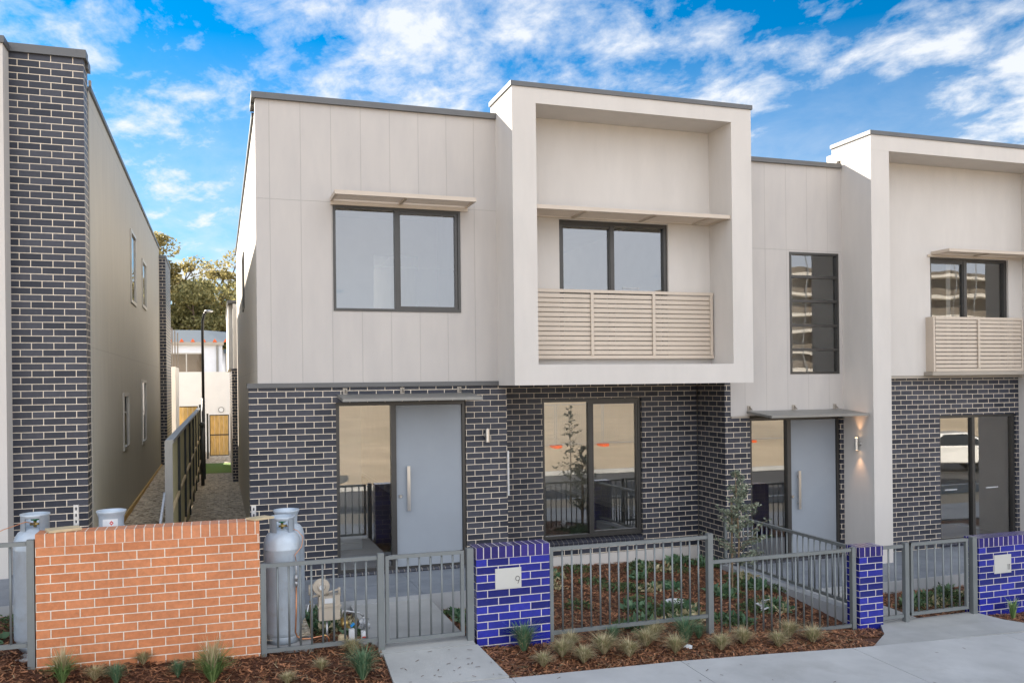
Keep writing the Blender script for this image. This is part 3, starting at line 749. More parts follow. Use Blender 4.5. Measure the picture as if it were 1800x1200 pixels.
MB().box(9.46, 13.6, .221, .40, 5.86, 6.33).build('parapet', RENDER, H11); MB().box(3.45, 7.17, .221, .5, 6.17, 6.52).build('parapet', RENDER, H9)
mb = MB(); mb.wall('x', 13.621, 15.2, 2.56, 6.03, 0, .12, uo=-.084, vo=-.37); mb.build('cladding_wall', CLAD, H11)
MB().box(9.776, 13.219, -.095, .05, 2.552, 2.598).build('head_flashing', TRIM, H11)
mb = MB(); mb.wall('x', 7.31, 15.899, -.6, 5.75, 12.9, 13, holes=[(7.6, 9.4, -.2, 2.0), (10.2, 14.4, -.2, 2.0), (7.6, 9.4, 3.0, 5.0), (10.2, 14.4, 3.0, 5.0)]); mb.box(15.9, 16, .2, 12.9, -.6, 5.75); mb.box(15.2, 15.9, .0, .1, -.6, 6.0); mb.build('rear_wall', RENDER, H11)  # unseen openings added at the back for brighter interiors
window(H11, 'window', 8.39, 9.345, 2.645, 4.62, -.01, hbars=[2.645+.395*i for i in (1, 2, 3, 4)], gmat=GLASS_W, label='tall narrow window of five stacked panes')
window(H11, 'sliding_door', 11.16, 12.9, 2.7, 4.62, -.06, mull=(11.97,), sash=(11.2, 11.95), fw=.055, gmat=GLASS_W)
window(H11, 'window', 11.43, 13.16, -.28, 1.905, .04, mull=(12.22,), fw=.05, label='ground floor window reflecting a parked white car')
sill_bricks(H11, 11.43, 13.16, -.03, .1, -.31, -.285)
entry(H11, 7.625, 8.375, 9.35, -.345, 1.95, .03, 8.55, 8.455, 'plain grey front door beside the white column')
sill_bricks(H11, 7.625, 9.35, -.035, .06, -.345, -.34)
awning(H11, 11.18, 13.21, -.50, -.102, 4.66, 4.71, (12.1,))
MB().box(11.1, 13.2, -.125, -.102, 4.625, 4.658).build('head_flashing', TAUPE, H11)
canopy(H11, 7.56, 9.37, -.66, -.003, 1.975, 2.03, (7.6, 8.44, 9.24), CAP_L)
wall_lamp(H11, 9.42, -.39, 1.51, -1, 0, True)
balustrade(H11, 11.09, 13.0, 2.665, 3.59, -.27, (12.02,), side=1)
MB().box(11.0, 13.15, -.30, -.101, 2.60, 2.66).build('balcony_tray', TRIM, H11)
room(H11, 7.35, 9.75, .13, 12.89, -.34, 2.2, TIMBERF, (7.6, 9.4, -.2, 2.0))
room(H11, 9.8, 13.4, .13, 12.89, -.34, 2.2, TIMBERF, (10.2, 14.4, -.2, 2.0))
room(H11, 7.35, 9.75, .13, 12.89, 2.5, 5.2, CARPET, (7.6, 9.4, 3.0, 5.0))
room(H11, 9.8, 14.8, .13, 12.89, 2.62, 5.2, CARPET, (10.2, 14.4, 3.0, 5.0))
mb = MB(); mb.box(8.95, 9.7, 1.2, 1.3, 2.51, 5.19); mb.build('partition', WALLI, H11); mb = MB(); mb.box(12.1, 12.2, .5, 4, 2.63, 5.19); mb.build('partition', WALLI, H11)

sticker(H11, 11.62, .078, .60); sticker(H11, 12.55, .078, .60); sticker(H9, 5.42, -.042, 3.96)
# ------------------------------------------------------------------ left neighbour
H7 = thing('townhouse', 'townhouse at the left edge with a dark brick corner and long cladding side wall', 'house', (-3, 0, .35))
mb = MB(); mb.wall('x', -6.5, -1.894, .2, 6.56, -.2, -.09, uo=-2.15+.02, vo=.0475); mb.wall('y', -.089, .145, .2, 6.56, -1.894, -2.0, uo=.03, vo=.0475); mb.build('brick_wall', BR_DARK, H7); mb = MB(); mb.wall('x', -1.879, -1.72, .3, 6.04, 13.55, 13.66, uo=.0); mb.box(-1.879, -1.72, 13.66, 16, .3, 6.03)
mb.build('rear_brick_pier', BR_DARK, H7)
cp = MB(); cp.box(-6.5, -1.86, -.24, -.05, 6.56, 6.66); cp.box(-2.05, -1.86, -.05, .16, 6.50, 6.60); MB().box(-1.9, -1.70, 13.52, 16, 6.04, 6.12).build('pier_capping', CAP, H7)
bevel(cp.build('roof_capping', CAP, H7), .006, 1)
mb = MB(); mb.wall('y', .146, 13.6, .2, 6.28, -1.881, -2.0, holes=[(5.34, 6.36, 4.10, 5.45), (7.83, 8.86, 4.23, 5.25), (3.78, 4.69, 1.5, 2.46), (7.4, 8.5, 1.37, 2.70)], uo=.1, vo=0)
mb.build('side_wall', CLAD_G, H7)
MB().box(-2.05, -1.855, .17, 13.5, 6.285, 6.345).build('roof_capping', CAP, H7)
mb = MB(); mb.box(-1.885, -1.855, .155, .2, 6.35, 6.42); mb.build('flashing', TRIM, H7)
MB().box(-6.5, -2.0, -.05, 16, 6.1, 6.2).build('roof', CAP, H7)
MB().box(-6.5, -1.9, 15.9, 16, .2, 6.1).build('rear_wall', RENDER, H7)
for (a, b, c_, d_) in [(5.34, 6.36, 4.10, 5.45), (7.83, 8.86, 4.23, 5.25), (3.78, 4.69, 1.5, 2.46), (7.4, 8.5, 1.37, 2.70)]:
    mb = MB(); mb.wall('y', a, b, c_, d_, -1.855, -1.95, holes=[(a+.06, b-.06, c_+.06, d_-.06)])
    q = mb.build('side_window', FRAME_L, H7)
    MB().face([(-1.88, a+.06, c_+.06), (-1.88, b-.06, c_+.06), (-1.88, b-.06, d_-.06), (-1.88, a+.06, d_-.06)]).build('glass', GLASS, q)
mb = MB(); mb.box(-3.1, -2.70, -.50, -.201, .2, 6.55); bevel(mb.build('rendered_column', RENDER, H7), .005, 1)
MB().box(-3.12, -2.68, -.53, -.26, 6.551, 6.63).build('column_capping', CAP, H7)
room(H7, -6.4, -2.02, .0, 15, .4, 6.0, CARPET)

# ------------------------------------------------------------------ red meter wall and blue pillars
RW = thing('brick_wall', 'low red brick wall with pale mortar screening the gas bottles', 'wall', (-.97, -3.04, .0))
mb = MB(); mb.box(-1.945, -.012, -3.15, -2.92, -.3, 1.129, uo=-1.945, vo=-.026); mb.build('brickwork', BR_RED, RW)
mb = MB()
mb.box(-1.945, -.012, -3.152, -2.92, 1.1295, 1.248, uo=-1.945-.004, vo=-3.6); mb.build('soldier_course', BR_RED_S, RW)
def pillar(x0, x1, zt, loc_label, plate=None):
    P = thing('letterbox_pillar' if plate else 'brick_pillar', loc_label, 'pillar', ((x0+x1)/2, -3.03, zt-1), 'glossy blue brick pillars along the fence')
    mb = MB(); k = zt-.12; vo = (k % .165) - .0825 if False else k-5*.0825
    mb.box(x0, x1, -3.15, -2.92, k-1.2, k, uo=x0, vo=vo); mb.build('brickwork', BR_BLUE, P)
    mb = MB(); mb.box(x0-.003, x1+.003, -3.153, -2.917, k+.0005, zt, uo=x0-.003, vo=-3.6); mb.build('soldier_course', BR_BLUE_S, P)
    if plate:
        a, b, c_, d_, txt = plate
        m_ = MB(); m_.box(a, b, -3.156, -3.1505, c_, d_); pl = m_.build('number_plate', PLATE, P)
        n_ = MB(); h = .07; r_ = .0029
        if txt == '9':
            cx_, cz = b-.042, c_+.098
            ring = [(cx_+.022*math.cos(q*math.pi/10), -3.158, cz+.024*math.sin(q*math.pi/10)) for q in range(21)]
            n_.tube(ring, r_, 6, False)
            n_.tube([(cx_+.021, -3.158, cz-.006), (cx_+.016, -3.158, cz-.022), (cx_+.001, -3.158, cz-.055)], r_, 6)
        else:
            for q in (.055, .03):
                n_.tube([(b-q, -3.158, c_+.04), (b-q, -3.158, c_+.112), (b-q-.01, -3.158, c_+.10)], r_, 6)
        n_.build('house_number', BLACK, pl)
    return P
pillar(2.165, 2.985, .832, 'blue glazed brick pillar with a number 9 plate beside the open path', (2.37, 2.66, .385, .60, '9'))
pillar(7.045, 7.395, .49, 'narrow blue glazed brick pillar between the two front gardens, no plate')
pillar(8.93, 10.1, .475, 'blue glazed brick pillar with a number 11 plate at the right edge', (9.18, 9.465, .0, .24, '11'))

# ------------------------------------------------------------------ fences
def fence(name, lbl, cat, p0, p1, zt, zb, n, posts, gate=False, rail=.038, zt1=None, zb1=None, group='grey steel picket fences'):
    # p0, p1: (x, y) ends; rails level unless zt1/zb1 given
    (x0, y0), (x1, y1) = p0, p1; zt1 = zt if zt1 is None else zt1; zb1 = zb if zb1 is None else zb1
    F = thing(name, lbl, cat, (x0, y0, zb), group)
    A, B = Vector((x0, y0, zt)), Vector((x1, y1, zt1)); C, D = Vector((x0, y0, zb)), Vector((x1, y1, zb1))
    dr = (B-A).normalized(); sd = Vector((-dr.y, dr.x, 0)).normalized(); up = Vector((0, 0, 1))
    for nm, a, b in (('top_rail', A, B), ('bottom_rail', C, D)):
        bevel(MB().obox((a+b)/2-up*rail/2*(1 if nm == 'top_rail' else -1), (b-a)/2, sd*.019, up*rail/2).build(nm, FENCE, F), .003, 1)
    for i in range(n):
        q = (i+1)/(n+1)
        a, b = A.lerp(B, q), C.lerp(D, q)
        MB().tube([a-up*rail, b+up*rail], .0108, 8).build('baluster', FENCE, F, smooth=True)
    if gate:
        for a, b in ((A, C), (B, D)):
            s_ = 1 if a is A else -1
            bevel(MB().obox((a+b)/2+dr*s_*.018, dr*.018, sd*.0185, (a-b)/2).build('stile', FENCE, F), .003, 1)
    for (px, py, pz0, pz1, pw) in posts:
        o = bevel(MB().box(px-pw/2, px+pw/2, py-pw/2, py+pw/2, pz0, pz1).build('post', FENCE, F), .004, 1)
    return F
Yc = -3.125
fence('fence_panel', 'steel picket fence panel left of the red brick wall', 'fence', (-3.3, Yc), (-2.02, Yc), 1.185, .24, 9, [(-1.985, Yc, -.2, 1.20, .06)])
fence('fence_panel', 'steel picket fence panel in front of the gas meter, right of the red wall', 'fence', (.045, Yc), (1.125, Yc), .828, -.035, 9, [(.02, Yc, -.3, .832, .05), (1.162, Yc, -.3, .85, .065)])
g9 = fence('garden_gate', 'steel picket gate across the path to number 9, closed', 'gate', (1.21, Yc), (2.035, Yc), .82, -.065, 6, [(2.098, Yc, -.3, .835, .07)], gate=True, group='steel picket gates')
fence('fence_panel', 'higher steel picket fence panel right of the number 9 pillar', 'fence', (3.03, Yc), (4.93, Yc), .778, -.165, 16, [(3.01, Yc, -.4, .78, .04), (4.963, Yc, -.5, .80, .066)])
fence('fence_panel', 'lower steel picket fence panel in front of the sapling', 'fence', (5.0, Yc), (6.93, Yc), .487, -.475, 16, [(6.965, Yc, -.7, .50, .055)])
fence('fence_panel', 'steel picket fence running back from the narrow blue pillar to the house', 'fence', (7.13, -2.9), (7.13, -.05), .465, -.27, 23, [(7.13, -.03, -.33, .50, .04)], zt1=.485, zb1=-.25)
fence('fence_panel', 'short steel picket fence between narrow blue pillar and second gate', 'fence', (7.40, Yc), (7.72, Yc), .478, -.43, 2, [(7.77, Yc, -.6, .50, .06)])
fence('garden_gate', 'steel picket gate across the path to number 11', 'gate', (7.84, Yc), (8.76, Yc), .49, -.42, 6, [(8.855, Yc, -.6, .50, .07)], gate=True, group='steel picket gates')
fence('fence_panel', 'steel picket fence panel beyond the number 11 pillar at the frame edge', 'fence', (10.12, Yc), (12.0, Yc), .45, -.5, 15, [(12.04, Yc, -.8, .48, .06)])

# ------------------------------------------------------------------ gas bottles, meter, pipes
def bottle(lbl, loc, flared, valve=True, sticker=False):
    P = thing('gas_bottle', lbl, 'gas bottle', loc, 'tall silver-grey gas bottles')
    x, y, z = loc
    prof = [(.0, .06), (.15, .06), (.165, .075), (.182, .10), (.185, .12), (.185, .935), (.187, .94), (.185, .946), (.183, 1.0), (.170, 1.05), (.145, 1.09), (.10, 1.12), (.04, 1.135), (0, 1.137)]
    MB().lathe(prof, loc, 32).build('body', GAS, P, smooth=True)
    MB().lathe([(.150, .0), (.158, .0), (.158, .11), (.150, .11)], loc, 32).build('foot_ring', GAS, P, smooth=True)
    if flared:
        pr = [(.115, 1.095), (.112, 1.14), (.115, 1.20), (.128, 1.235), (.136, 1.25), (.136, 1.262), (.128, 1.262), (.122, 1.25), (.106, 1.20), (.104, 1.10)]
        c = MB().lathe(pr, loc, 32); c.build('collar', GAS, P, smooth=True)
    else:
        c = MB()
        pr = [(.112, 1.085), (.122, 1.09), (.122, 1.245), (.128, 1.25), (.128, 1.262), (.112, 1.262), (.112, 1.085)]
        c.lathe(pr, loc, 26, math.radians(-62), math.radians(238))
        c.lathe([(.112, 1.225), (.122, 1.225), (.128, 1.25), (.128, 1.262), (.112, 1.262), (.112, 1.225)], loc, 6, math.radians(238), math.radians(298))
        c.build('collar', GAS, P, smooth=True)
    if valve:
        v = MB(); v.tube([(x, y, z+1.13), (x, y, z+1.20)], .014, 10); v.tube([(x-.035, y-.03, z+1.165), (x+.045, y-.045, z+1.17)], .011, 8)
        vo_ = v.build('valve', BRASS, P, smooth=True)
        MB().lathe([(0, 1.20), (.036, 1.20), (.038, 1.212), (.03, 1.224), (0, 1.224)], loc, 12).build('valve_handle', GREENV, vo_)
    if sticker:
        s = MB(); n = 10
        for i in range(n):
            a0, a1 = math.radians(-125+70*i/n), math.radians(-125+70*(i+1)/n)
            q = lambda a, h: (x+.1175*math.cos(a), y+.1175*math.sin(a), z+h)
            s.face([q(a0, 1.115), q(a1, 1.115), q(a1, 1.19), q(a0, 1.19)])
        st = s.build('label', PLASTW, P)
        a = math.radians(-84); s2 = MB(); q = lambda a, h: (x+.1185*math.cos(a), y+.1185*math.sin(a), z+h)
        s2.face([q(a-.16, 1.152), q(a, 1.13), q(a+.16, 1.152), q(a, 1.176)]); s2.build('hazard_diamond', REDL, st)
    return P
bottle('silver gas bottle with open collar and brass valve right of the red wall', (.225, -2.78, -.03), False)
bottle('silver gas bottle with flared collar standing behind the front one by the fence', (.30, -2.32, -.03), True, False)
bottle('gas bottle hidden behind the red wall with a red diamond sticker', (-1.375, -2.62, .10), True, False, True)
bottle('silver gas bottle with open collar behind the left fence post at the red wall end', (-2.02, -2.72, .12), False)
BL = MB(); BL.box(-.03, .50, -3.06, -2.1, -.16, -.035); tag(bevel(BL.build('concrete_pad', CONC), .01, 1), 'pale concrete pad under the gas bottles right of the red wall', 'concrete pad')
BL = MB(); BL.box(-2.3, -1.78, -3.06, -2.4, -.05, .115); tag(bevel(BL.build('concrete_pad', CONC), .01, 1), 'pale concrete pad under the gas bottle left of the red wall', 'concrete pad')
GP = thing('copper_gas_pipe', 'bent copper pipe dropping from the gas bottle and running right to the meter', 'pipe', (.34, -2.98, 0))
px, py = .345, -2.985
MB().tube([(px, py+.03, .55), (px-.005, py+.01, .3), (px-.015, py, .10), (px+.0, py, .055), (px+.045, py, .025), (px+.12, py, .02), (.60, py, .035), (.64, py, .03), (.655, py, .0), (.655, py, -.12)], .0085, 8).build('pipe', COPPER, GP, smooth=True)
m_ = MB(); m_.tube([(px, py+.03, .55), (px, py+.03, .60)], .016, 10); m_.tube([(px, py+.03, .60), (px, py+.03, .80)], .010, 8); m_.tube([(px-.035, py+.03, .765), (px+.01, py+.03, .765)], .008, 6); m_.tube([(px, py+.03, .60), (px, py+.03, .66)], .018, 10)
m_.build('isolating_valve', PIPEG, GP, smooth=True)
MB().tube([(px, py+.03, .80), (px-.01, py+.04, .86), (px+.06, py+.08, .93), (px+.08, py+.12, 1.02), (px+.03, py+.16, 1.08), (.27, -2.83, 1.135)], .004, 6).build('pigtail', COPPER, GP, smooth=True)
m_ = MB(); m_.tube([(.60, py, .035), (.625, py, .036)], .013, 8); m_.build('elbow', BRASS, GP)
PT = MB(); PT.tube([(-1.99, -2.75, 1.28), (-2.08, -2.82, 1.32), (-2.25, -2.9, 1.27), (-2.35, -2.95, 1.22), (-2.36, -2.97, 1.1)], .0045, 6)
tag(PT.build('copper_pigtail', COPPER, smooth=True), 'thin copper pipe looping left from the leftmost gas bottle', 'pipe')
VR = thing('gas_regulator', 'silver regulator with brass fitting and copper pipe behind the left fence', 'regulator', (-2.36, -2.99, .6))
m_ = MB(); m_.tube([(-2.36, -2.97, 1.1), (-2.36, -2.97, .86)], .02, 10); m_.lathe([(0, -.02), (.05, -.02), (.05, .02), (0, .02)], (-2.34, -2.98, 1.0), 18, axis='y'); m_.build('body', PIPEG, VR, smooth=False)
MB().tube([(-2.36, -2.97, .86), (-2.36, -2.97, .80)], .026, 8).build('nut', BRASS, VR)
MB().tube([(-2.36, -2.97, .80), (-2.38, -2.97, .35)], .012, 8).build('pipe', COPPER, VR, smooth=True)
for nm, lb, x, y, z0, z1 in (('strut_channel', 'slotted galvanised strut standing behind the left end of the red wall', -1.65, -2.87, .1, 1.46), ('strut_channel', 'short pale galvanised strut behind the right end of the red wall', -.05, -2.80, -.05, 1.355)):
    m_ = MB(); m_.wall('x', x-.022, x+.022, z0, z1, y, y+.004, holes=[(x-.007, x+.007, z1-.05-.06*i, z1-.022-.06*i) for i in range(6)])
    m_.box(x-.022, x-.018, y+.004, y+.03, z0, z1); m_.box(x+.018, x+.022, y+.004, y+.03, z0, z1)
    tag(m_.build(nm, PIPEG), lb, 'metal strut', 'struts behind the red wall')
m_ = MB(); m_.obox((-1.735, -3.02, 1.262), (.13, .045, 0), (-.03, .085, 0), (0, 0, .0115)); tag(bevel(m_.build('timber_offcut', TIMB_O), .003, 1), 'timber offcut lying on the left end of the red wall', 'timber', 'offcuts on the red wall')
m_ = MB(); m_.obox((.0, -3.03, 1.262), (.09, .05, 0), (-.045, .055, 0), (0, 0, .010)); tag(bevel(m_.build('timber_offcut', TIMB_O), .003, 1), 'timber offcut lying on the right end of the red wall', 'timber', 'offcuts on the red wall')

GM = thing('gas_meter', 'beige gas meter with round regulator on pipes behind the fence', 'gas meter', (.68, -2.8, -.1))
m_ = MB(); m_.box(.575, .79, -2.86, -2.74, .15, .40); bevel(m_.build('meter_box', METER, GM, smooth=False), .025, 3)
m_ = MB(); m_.box(.565, .80, -2.87, -2.73, .285, .30); bevel(m_.build('seam', METER, GM), .004, 1)
MB().box(.632, .738, -2.864, -2.8605, .325, .375).build('meter_display', PLASTW, GM)
m_ = MB(); m_.lathe([(0, -.035), (.035, -.035), (.045, -.02), (.082, -.012), (.086, 0), (.082, .012), (.045, .02), (.04, .05), (0, .05)], (.60, -2.86, .50), 28, axis='y')
rg = m_.build('regulator', METER, GM, smooth=False)
MB().lathe([(0, -.05), (.024, -.05), (.024, -.034)], (.60, -2.86, .50), 18, axis='y').build('regulator_cap', PLASTW, rg)
m_ = MB()
m_.tube([(.50, -2.83, .42), (.50, -2.83, .47), (.50, -2.83, .52)], .026, 10); m_.tube([(.50, -2.83, .51), (.56, -2.86, .51)], .018, 8)
m_.tube([(.49, -2.84, .395), (.80, -2.82, .455)], .011, 8); m_.tube([(.60, -2.86, .43), (.62, -2.84, .375)], .022, 8); m_.tube([(.59, -2.85, .375), (.65, -2.85, .385)], .016, 8)
m_.tube([(.785, -2.82, .47), (.79, -2.81, .38)], .014, 8); m_.tube([(.66, -2.82, .46), (.67, -2.81, .40)], .012, 8)
m_.build('pipework', METER, GM, smooth=True)
m_ = MB(); m_.tube([(.50, -2.83, .44), (.50, -2.83, .30)], .015, 8); m_.build('galvanised_fitting', PIPEG, GM, smooth=True)
m_ = MB(); m_.tube([(.50, -2.83, .36), (.50, -2.83, .25)], .018, 8); m_.build('brass_union', BRASS, GM, smooth=True)
m_ = MB(); m_.tube([(.50, -2.83, .26), (.495, -2.83, -.12)], .011, 8); m_.build('riser_pipe', SAPT, GM, smooth=True)
m_ = MB(); m_.tube([(.49, -2.86, .34), (.47, -2.88, .33), (.455, -2.9, .27)], .006, 6); m_.build('lever', PIPEG, GM)
m_ = MB(); m_.tube([(.66, -2.8, .15), (.66, -2.8, -.12)], .012, 8); m_.build('support_pipe', PIPEG, GM, smooth=True)
WM = thing('water_meter', 'brass water meter with blue tap handle low behind the fence beside the path', 'water meter', (.87, -2.9, -.1))
m_ = MB(); m_.lathe([(0, -.05), (.03, -.05), (.042, -.03), (.045, .0), (.04, .03), (.02, .05), (0, .05)], (.83, -2.9, .115), 18, axis='y'); m_.tube([(.80, -2.88, .16), (.88, -2.93, .07)], .022, 10); m_.build('meter_body', BRASS, WM, smooth=True)
m_ = MB(); m_.obox((.90, -2.95, .105), (.02, 0, .015), (0, .008, 0), (-.006, 0, .010)); m_.build('tap_handle', BLUEV, WM)
m_ = MB(); m_.tube([(.80, -2.86, .17), (.82, -2.86, .24), (.85, -2.86, .23), (.98, -2.86, .20), (1.03, -2.87, .16)], .009, 8); m_.build('pipe', PIPEG, WM, smooth=True)
m_ = MB(); m_.box(.86, .915, -2.99, -2.94, -.085, .07); tag(bevel(m_.build('white_sleeve', PLASTW), .008, 2), 'small white plastic cover standing right of the water meter', 'pipe cover')
m_ = MB(); m_.lathe([(.045, -.15), (.045, .0), (.035, .01), (.0, .01)], (.80, -2.93, -.0), 14); tag(m_.build('pipe_stub', TIMB_O, smooth=True), 'mud-stained pipe stub under the brass water meter', 'pipe stub')
TT = thing('wrapped_tap', 'tap bundled in grey plastic wrap on a white tube next to the path', 'tap', (1.02, -2.95, -.12))
m_ = MB(); m_.tube([(1.02, -2.95, -.12), (1.02, -2.95, .04)], .035, 12); m_.build('tube', PLASTW, TT, smooth=True)
MB().box(.99, 1.05, -2.988, -2.984, -.03, -.015).build('red_mark', REDL, TT)
m_ = MB()
R = random.Random(3)
for _ in range(16):
    c = Vector((1.02+R.uniform(-.035, .035), -2.95+R.uniform(-.03, .03), .09+R.uniform(-.05, .06))); a = Vector((R.uniform(-1, 1), R.uniform(-1, 1), R.uniform(-1, 1))).normalized()
    m_.obox(c, a*.035, a.orthogonal().normalized()*.02, a.cross(a.orthogonal()).normalized()*.004)
m_.build('plastic_wrap', PIPEG, TT)

# ------------------------------------------------------------------ alley: paling fence, lamp, gates, rear walls
PF = thing('paling_fence', 'tall timber paling fence with grey posts and metal capping down the gravel alley', 'fence', (-1.04, -.1, 0))
xF = -.955; ys = [-.02, 2.1, 4.6, 7.1, 9.6, 12.1, 14.6, 17.1]
for i, y in enumerate(ys): MB().box(xF-.075, xF+(.018 if i == 0 else .024), y-.03, y+(.03 if i == 0 else .06), -.2, 1.865 if i == 0 else 1.83).build('post', CAP_L if i == 0 else CHARCOAL, PF)
for a, b in zip(ys, ys[1:]):
    m_ = MB(); n = max(2, round((b-a-.1)/.14))
    for k in range(n):
        y0 = a+.065+(b-a-.1)*k/n; y1 = a+.065+(b-a-.1)*(k+1)/n-.004
        m_.box(xF-.03, xF-.012, y0, y1, -.1, 1.82)
    m_.build('palings', TIMB_P, PF)
    for z in (.2, .95): MB().box(xF-.011, xF+.02, a+.065, b-.035, z, z+.05).build('rail', TIMB_O, PF)
    MB().box(xF-.065, xF+.03, a-.02, b-.03, 1.835, 1.88).build('capping', CAP_L, PF)
BR = MB(); BR.obox((-1.03, -.75, 1.03), (.0, .62, .17), (.012, 0, 0), (0, -.008, .03)); tag(BR.build('sloping_rail', PIPEG), 'sloping galvanised rail leading up to the end post of the paling fence', 'rail')
LP = thing('street_lamp', 'black curved-top street lamp post rising beyond the paling fence', 'lamp post', (-.82, 15.5, -.2))
MB().tube([(-.82, 15.5, -.2), (-.82, 15.5, 2.2)], [.055, .048], 12).tube([(-.82, 15.5, 2.2), (-.82, 15.5, 4.2), (-.81, 15.5, 4.5), (-.76, 15.45, 4.70), (-.70, 15.42, 4.76)], [.042, .04, .04, .036, .032], 12).build('post', BLACK, LP, smooth=True)
MB().lathe([(0, -.03), (.09, -.03), (.14, .0), (.09, .03), (0, .04)], (-.64, 15.4, 4.77), 20).build('lamp_head', PIPEG, LP, smooth=True)
def tgate(x0, x1, y, z0, z1, lbl):
    G = thing('timber_gate', lbl, 'gate', (x0, y, z0), 'timber gates at the end of the alley')
    n = max(2, round((x1-x0)/.17)); m_ = MB()
    for k in range(n): m_.box(x0+.03+(x1-x0-.06)*k/n, x0+.03+(x1-x0-.06)*(k+1)/n-.005, y, y+.02, z0+.03, z1-.03)
    m_.build('boards', TIMB, G)
    m_ = MB(); m_.box(x0, x0+.03, y-.015, y+.03, z0, z1); m_.box(x1-.03, x1, y-.015, y+.03, z0, z1); m_.box(x0+.03, x1-.03, y-.015, y+.03, z1-.03, z1); m_.box(x0+.03, x1-.03, y-.015, y+.03, z0, z0+.03); m_.box(x0+.03, x1-.03, y-.016, y-.001, (z0+z1)/2, (z0+z1)/2+.035)
    m_.build('frame', CHARCOAL, G)
    m_ = MB(); m_.box(x1+.03, x1+.10, y-.04, y+.03, z0-.1, z1+.05); m_.box(x0-.10, x0-.03, y-.04, y+.03, z0-.1, z1+.05); m_.build('post', CHARCOAL, G)
tgate(-.73, -.03, 22.6, -.06, 1.48, 'right timber gate with charcoal frame closing the alley by the brick pier')
tgate(-1.80, -1.10, 21.5, .1, 1.84, 'left timber gate partly hidden behind the paling fence')
SC = MB(); SC.tube([(-.82, 13.4, -.2), (-.82, 13.4, 1.45)], .05, 14); SC.lathe([(.0, 1.45), (.06, 1.45), (.085, 1.5), (.06, 1.56), (0, 1.58)], (-.82, 13.4, 0), 14)
tag(SC.build('bollard', CHARCOAL, smooth=True), 'thick charcoal post wrapped at the top at the far end of the paling fence', 'post')
RWALL = thing('garage', 'cream rendered garage wall with a small round sign across the lane at the alley end', 'garage', (-1, 27, 0))
m_ = MB(); m_.box(-6, .15, 27, 27.2, -.9, 3.15); m_.box(.15, 4, 27.05, 27.25, -.9, 2.98); m_.build('wall', WHITEB, RWALL)
MB().box(-4.4, -1.05, 26.97, 27.0, -.9, 1.93).build('garage_door', WHITEB, RWALL)
m_ = MB(); m_.lathe([(.12, -.0), (.12, -.02), (.095, -.02), (.095, 0)], (-.30, 26.985, 1.55), 24, axis='y'); sg = m_.build('round_sign', CAP_L, RWALL)
MB().lathe([(0, -.01), (.095, -.01)], (-.30, 26.985, 1.55), 24, axis='y').build('sign_face', SIGNW, sg)
LW = thing('screen_wall', 'rendered wall with tall grey vertical fins above, beyond the left townhouse', 'wall', (-2.2, 19, 0))
m_ = MB(); m_.box(-3.2, -2.0, 18.6, 18.8, -.2, 3.22); m_.box(-2.0, -1.72, 18.6, 21.2, -.2, 3.20); m_.build('wall', WHITEB, LW)
m_ = MB(); 
for k in range(5): m_.box(-2.02+.07*k, -1.99+.07*k, 18.7+.45*k, 18.95+.45*k, 3.2, 4.66-.06*k)
m_.build('fins', MESHC, LW)
FH = thing('house', 'far white house with blue-grey roof and wide windows above the garage wall', 'house', (-1, 40, 0))
m_ = MB(); m_.wall('x', -8, -.18, .5, 4.85, 40, 40.2, holes=[(-3.0, -1.22, 3.3, 4.42)]); m_.box(-.18, 3.5, 40.4, 40.6, .5, 4.6); m_.box(-8, -7.8, 40.2, 46, .5, 4.8); m_.build('wall', WHITE2, FH)
m_ = MB(); m_.box(-3.0, -1.22, 40.02, 40.1, 4.36, 4.42); m_.box(-3.0, -1.22, 40.02, 40.1, 3.3, 3.36); 
for x in (-3.0, -2.12, -1.27): m_.box(x, x+.06, 40.02, 40.1, 3.36, 4.36)
wf = m_.build('window', FRAME_L, FH); MB().face([(-3, 40.06, 3.3), (-1.2, 40.06, 3.3), (-1.2, 40.06, 4.4), (-3, 40.06, 4.4)]).build('glass', CAR_G2 := glass('dull_far_glass', (.5, .45, .4), 1.6), wf)
MB().box(-2.9, -1.3, 41.5, 41.6, 3.2, 4.4).build('interior_wall', TRIM, FH)
m_ = MB(); m_.box(-8.2, -.1, 39.8, 40.0, 4.85, 5.02); m_.build('fascia', TRIM, FH)
m_ = MB(); m_.face([(-8.2, 39.8, 5.02), (-.1, 39.8, 5.02), (-1.2, 43.5, 5.9), (-8.2, 43.5, 5.9)]); m_.face([(-.1, 39.8, 5.02), (3.6, 40.3, 4.65), (3.6, 44, 5.6), (-1.2, 43.5, 5.9)]); m_.box(-.1, 3.6, 40.2, 40.35, 4.4, 4.64); m_.build('roof', ROOFM, FH)
for k in range(6):
    x = -2.9+.58*k; m_ = MB(); m_.face([(x-.12, 39.75, 5.02), (x+.12, 39.75, 5.02), (x, 39.9, 5.22)]); m_.face([(x+.12, 39.76, 5.02), (x-.12, 39.76, 5.02), (x, 40.3, 5.21)]); m_.build('roof_guard', ORANGE, FH)
m_ = MB(); m_.tube([(-.45, 39.93, .5), (-.45, 39.93, 4.85)], .06, 8); m_.tube([(.05, 40.33, .5), (.05, 40.33, 4.4)], .06, 8); m_.build('downpipe', CAP_L, FH)

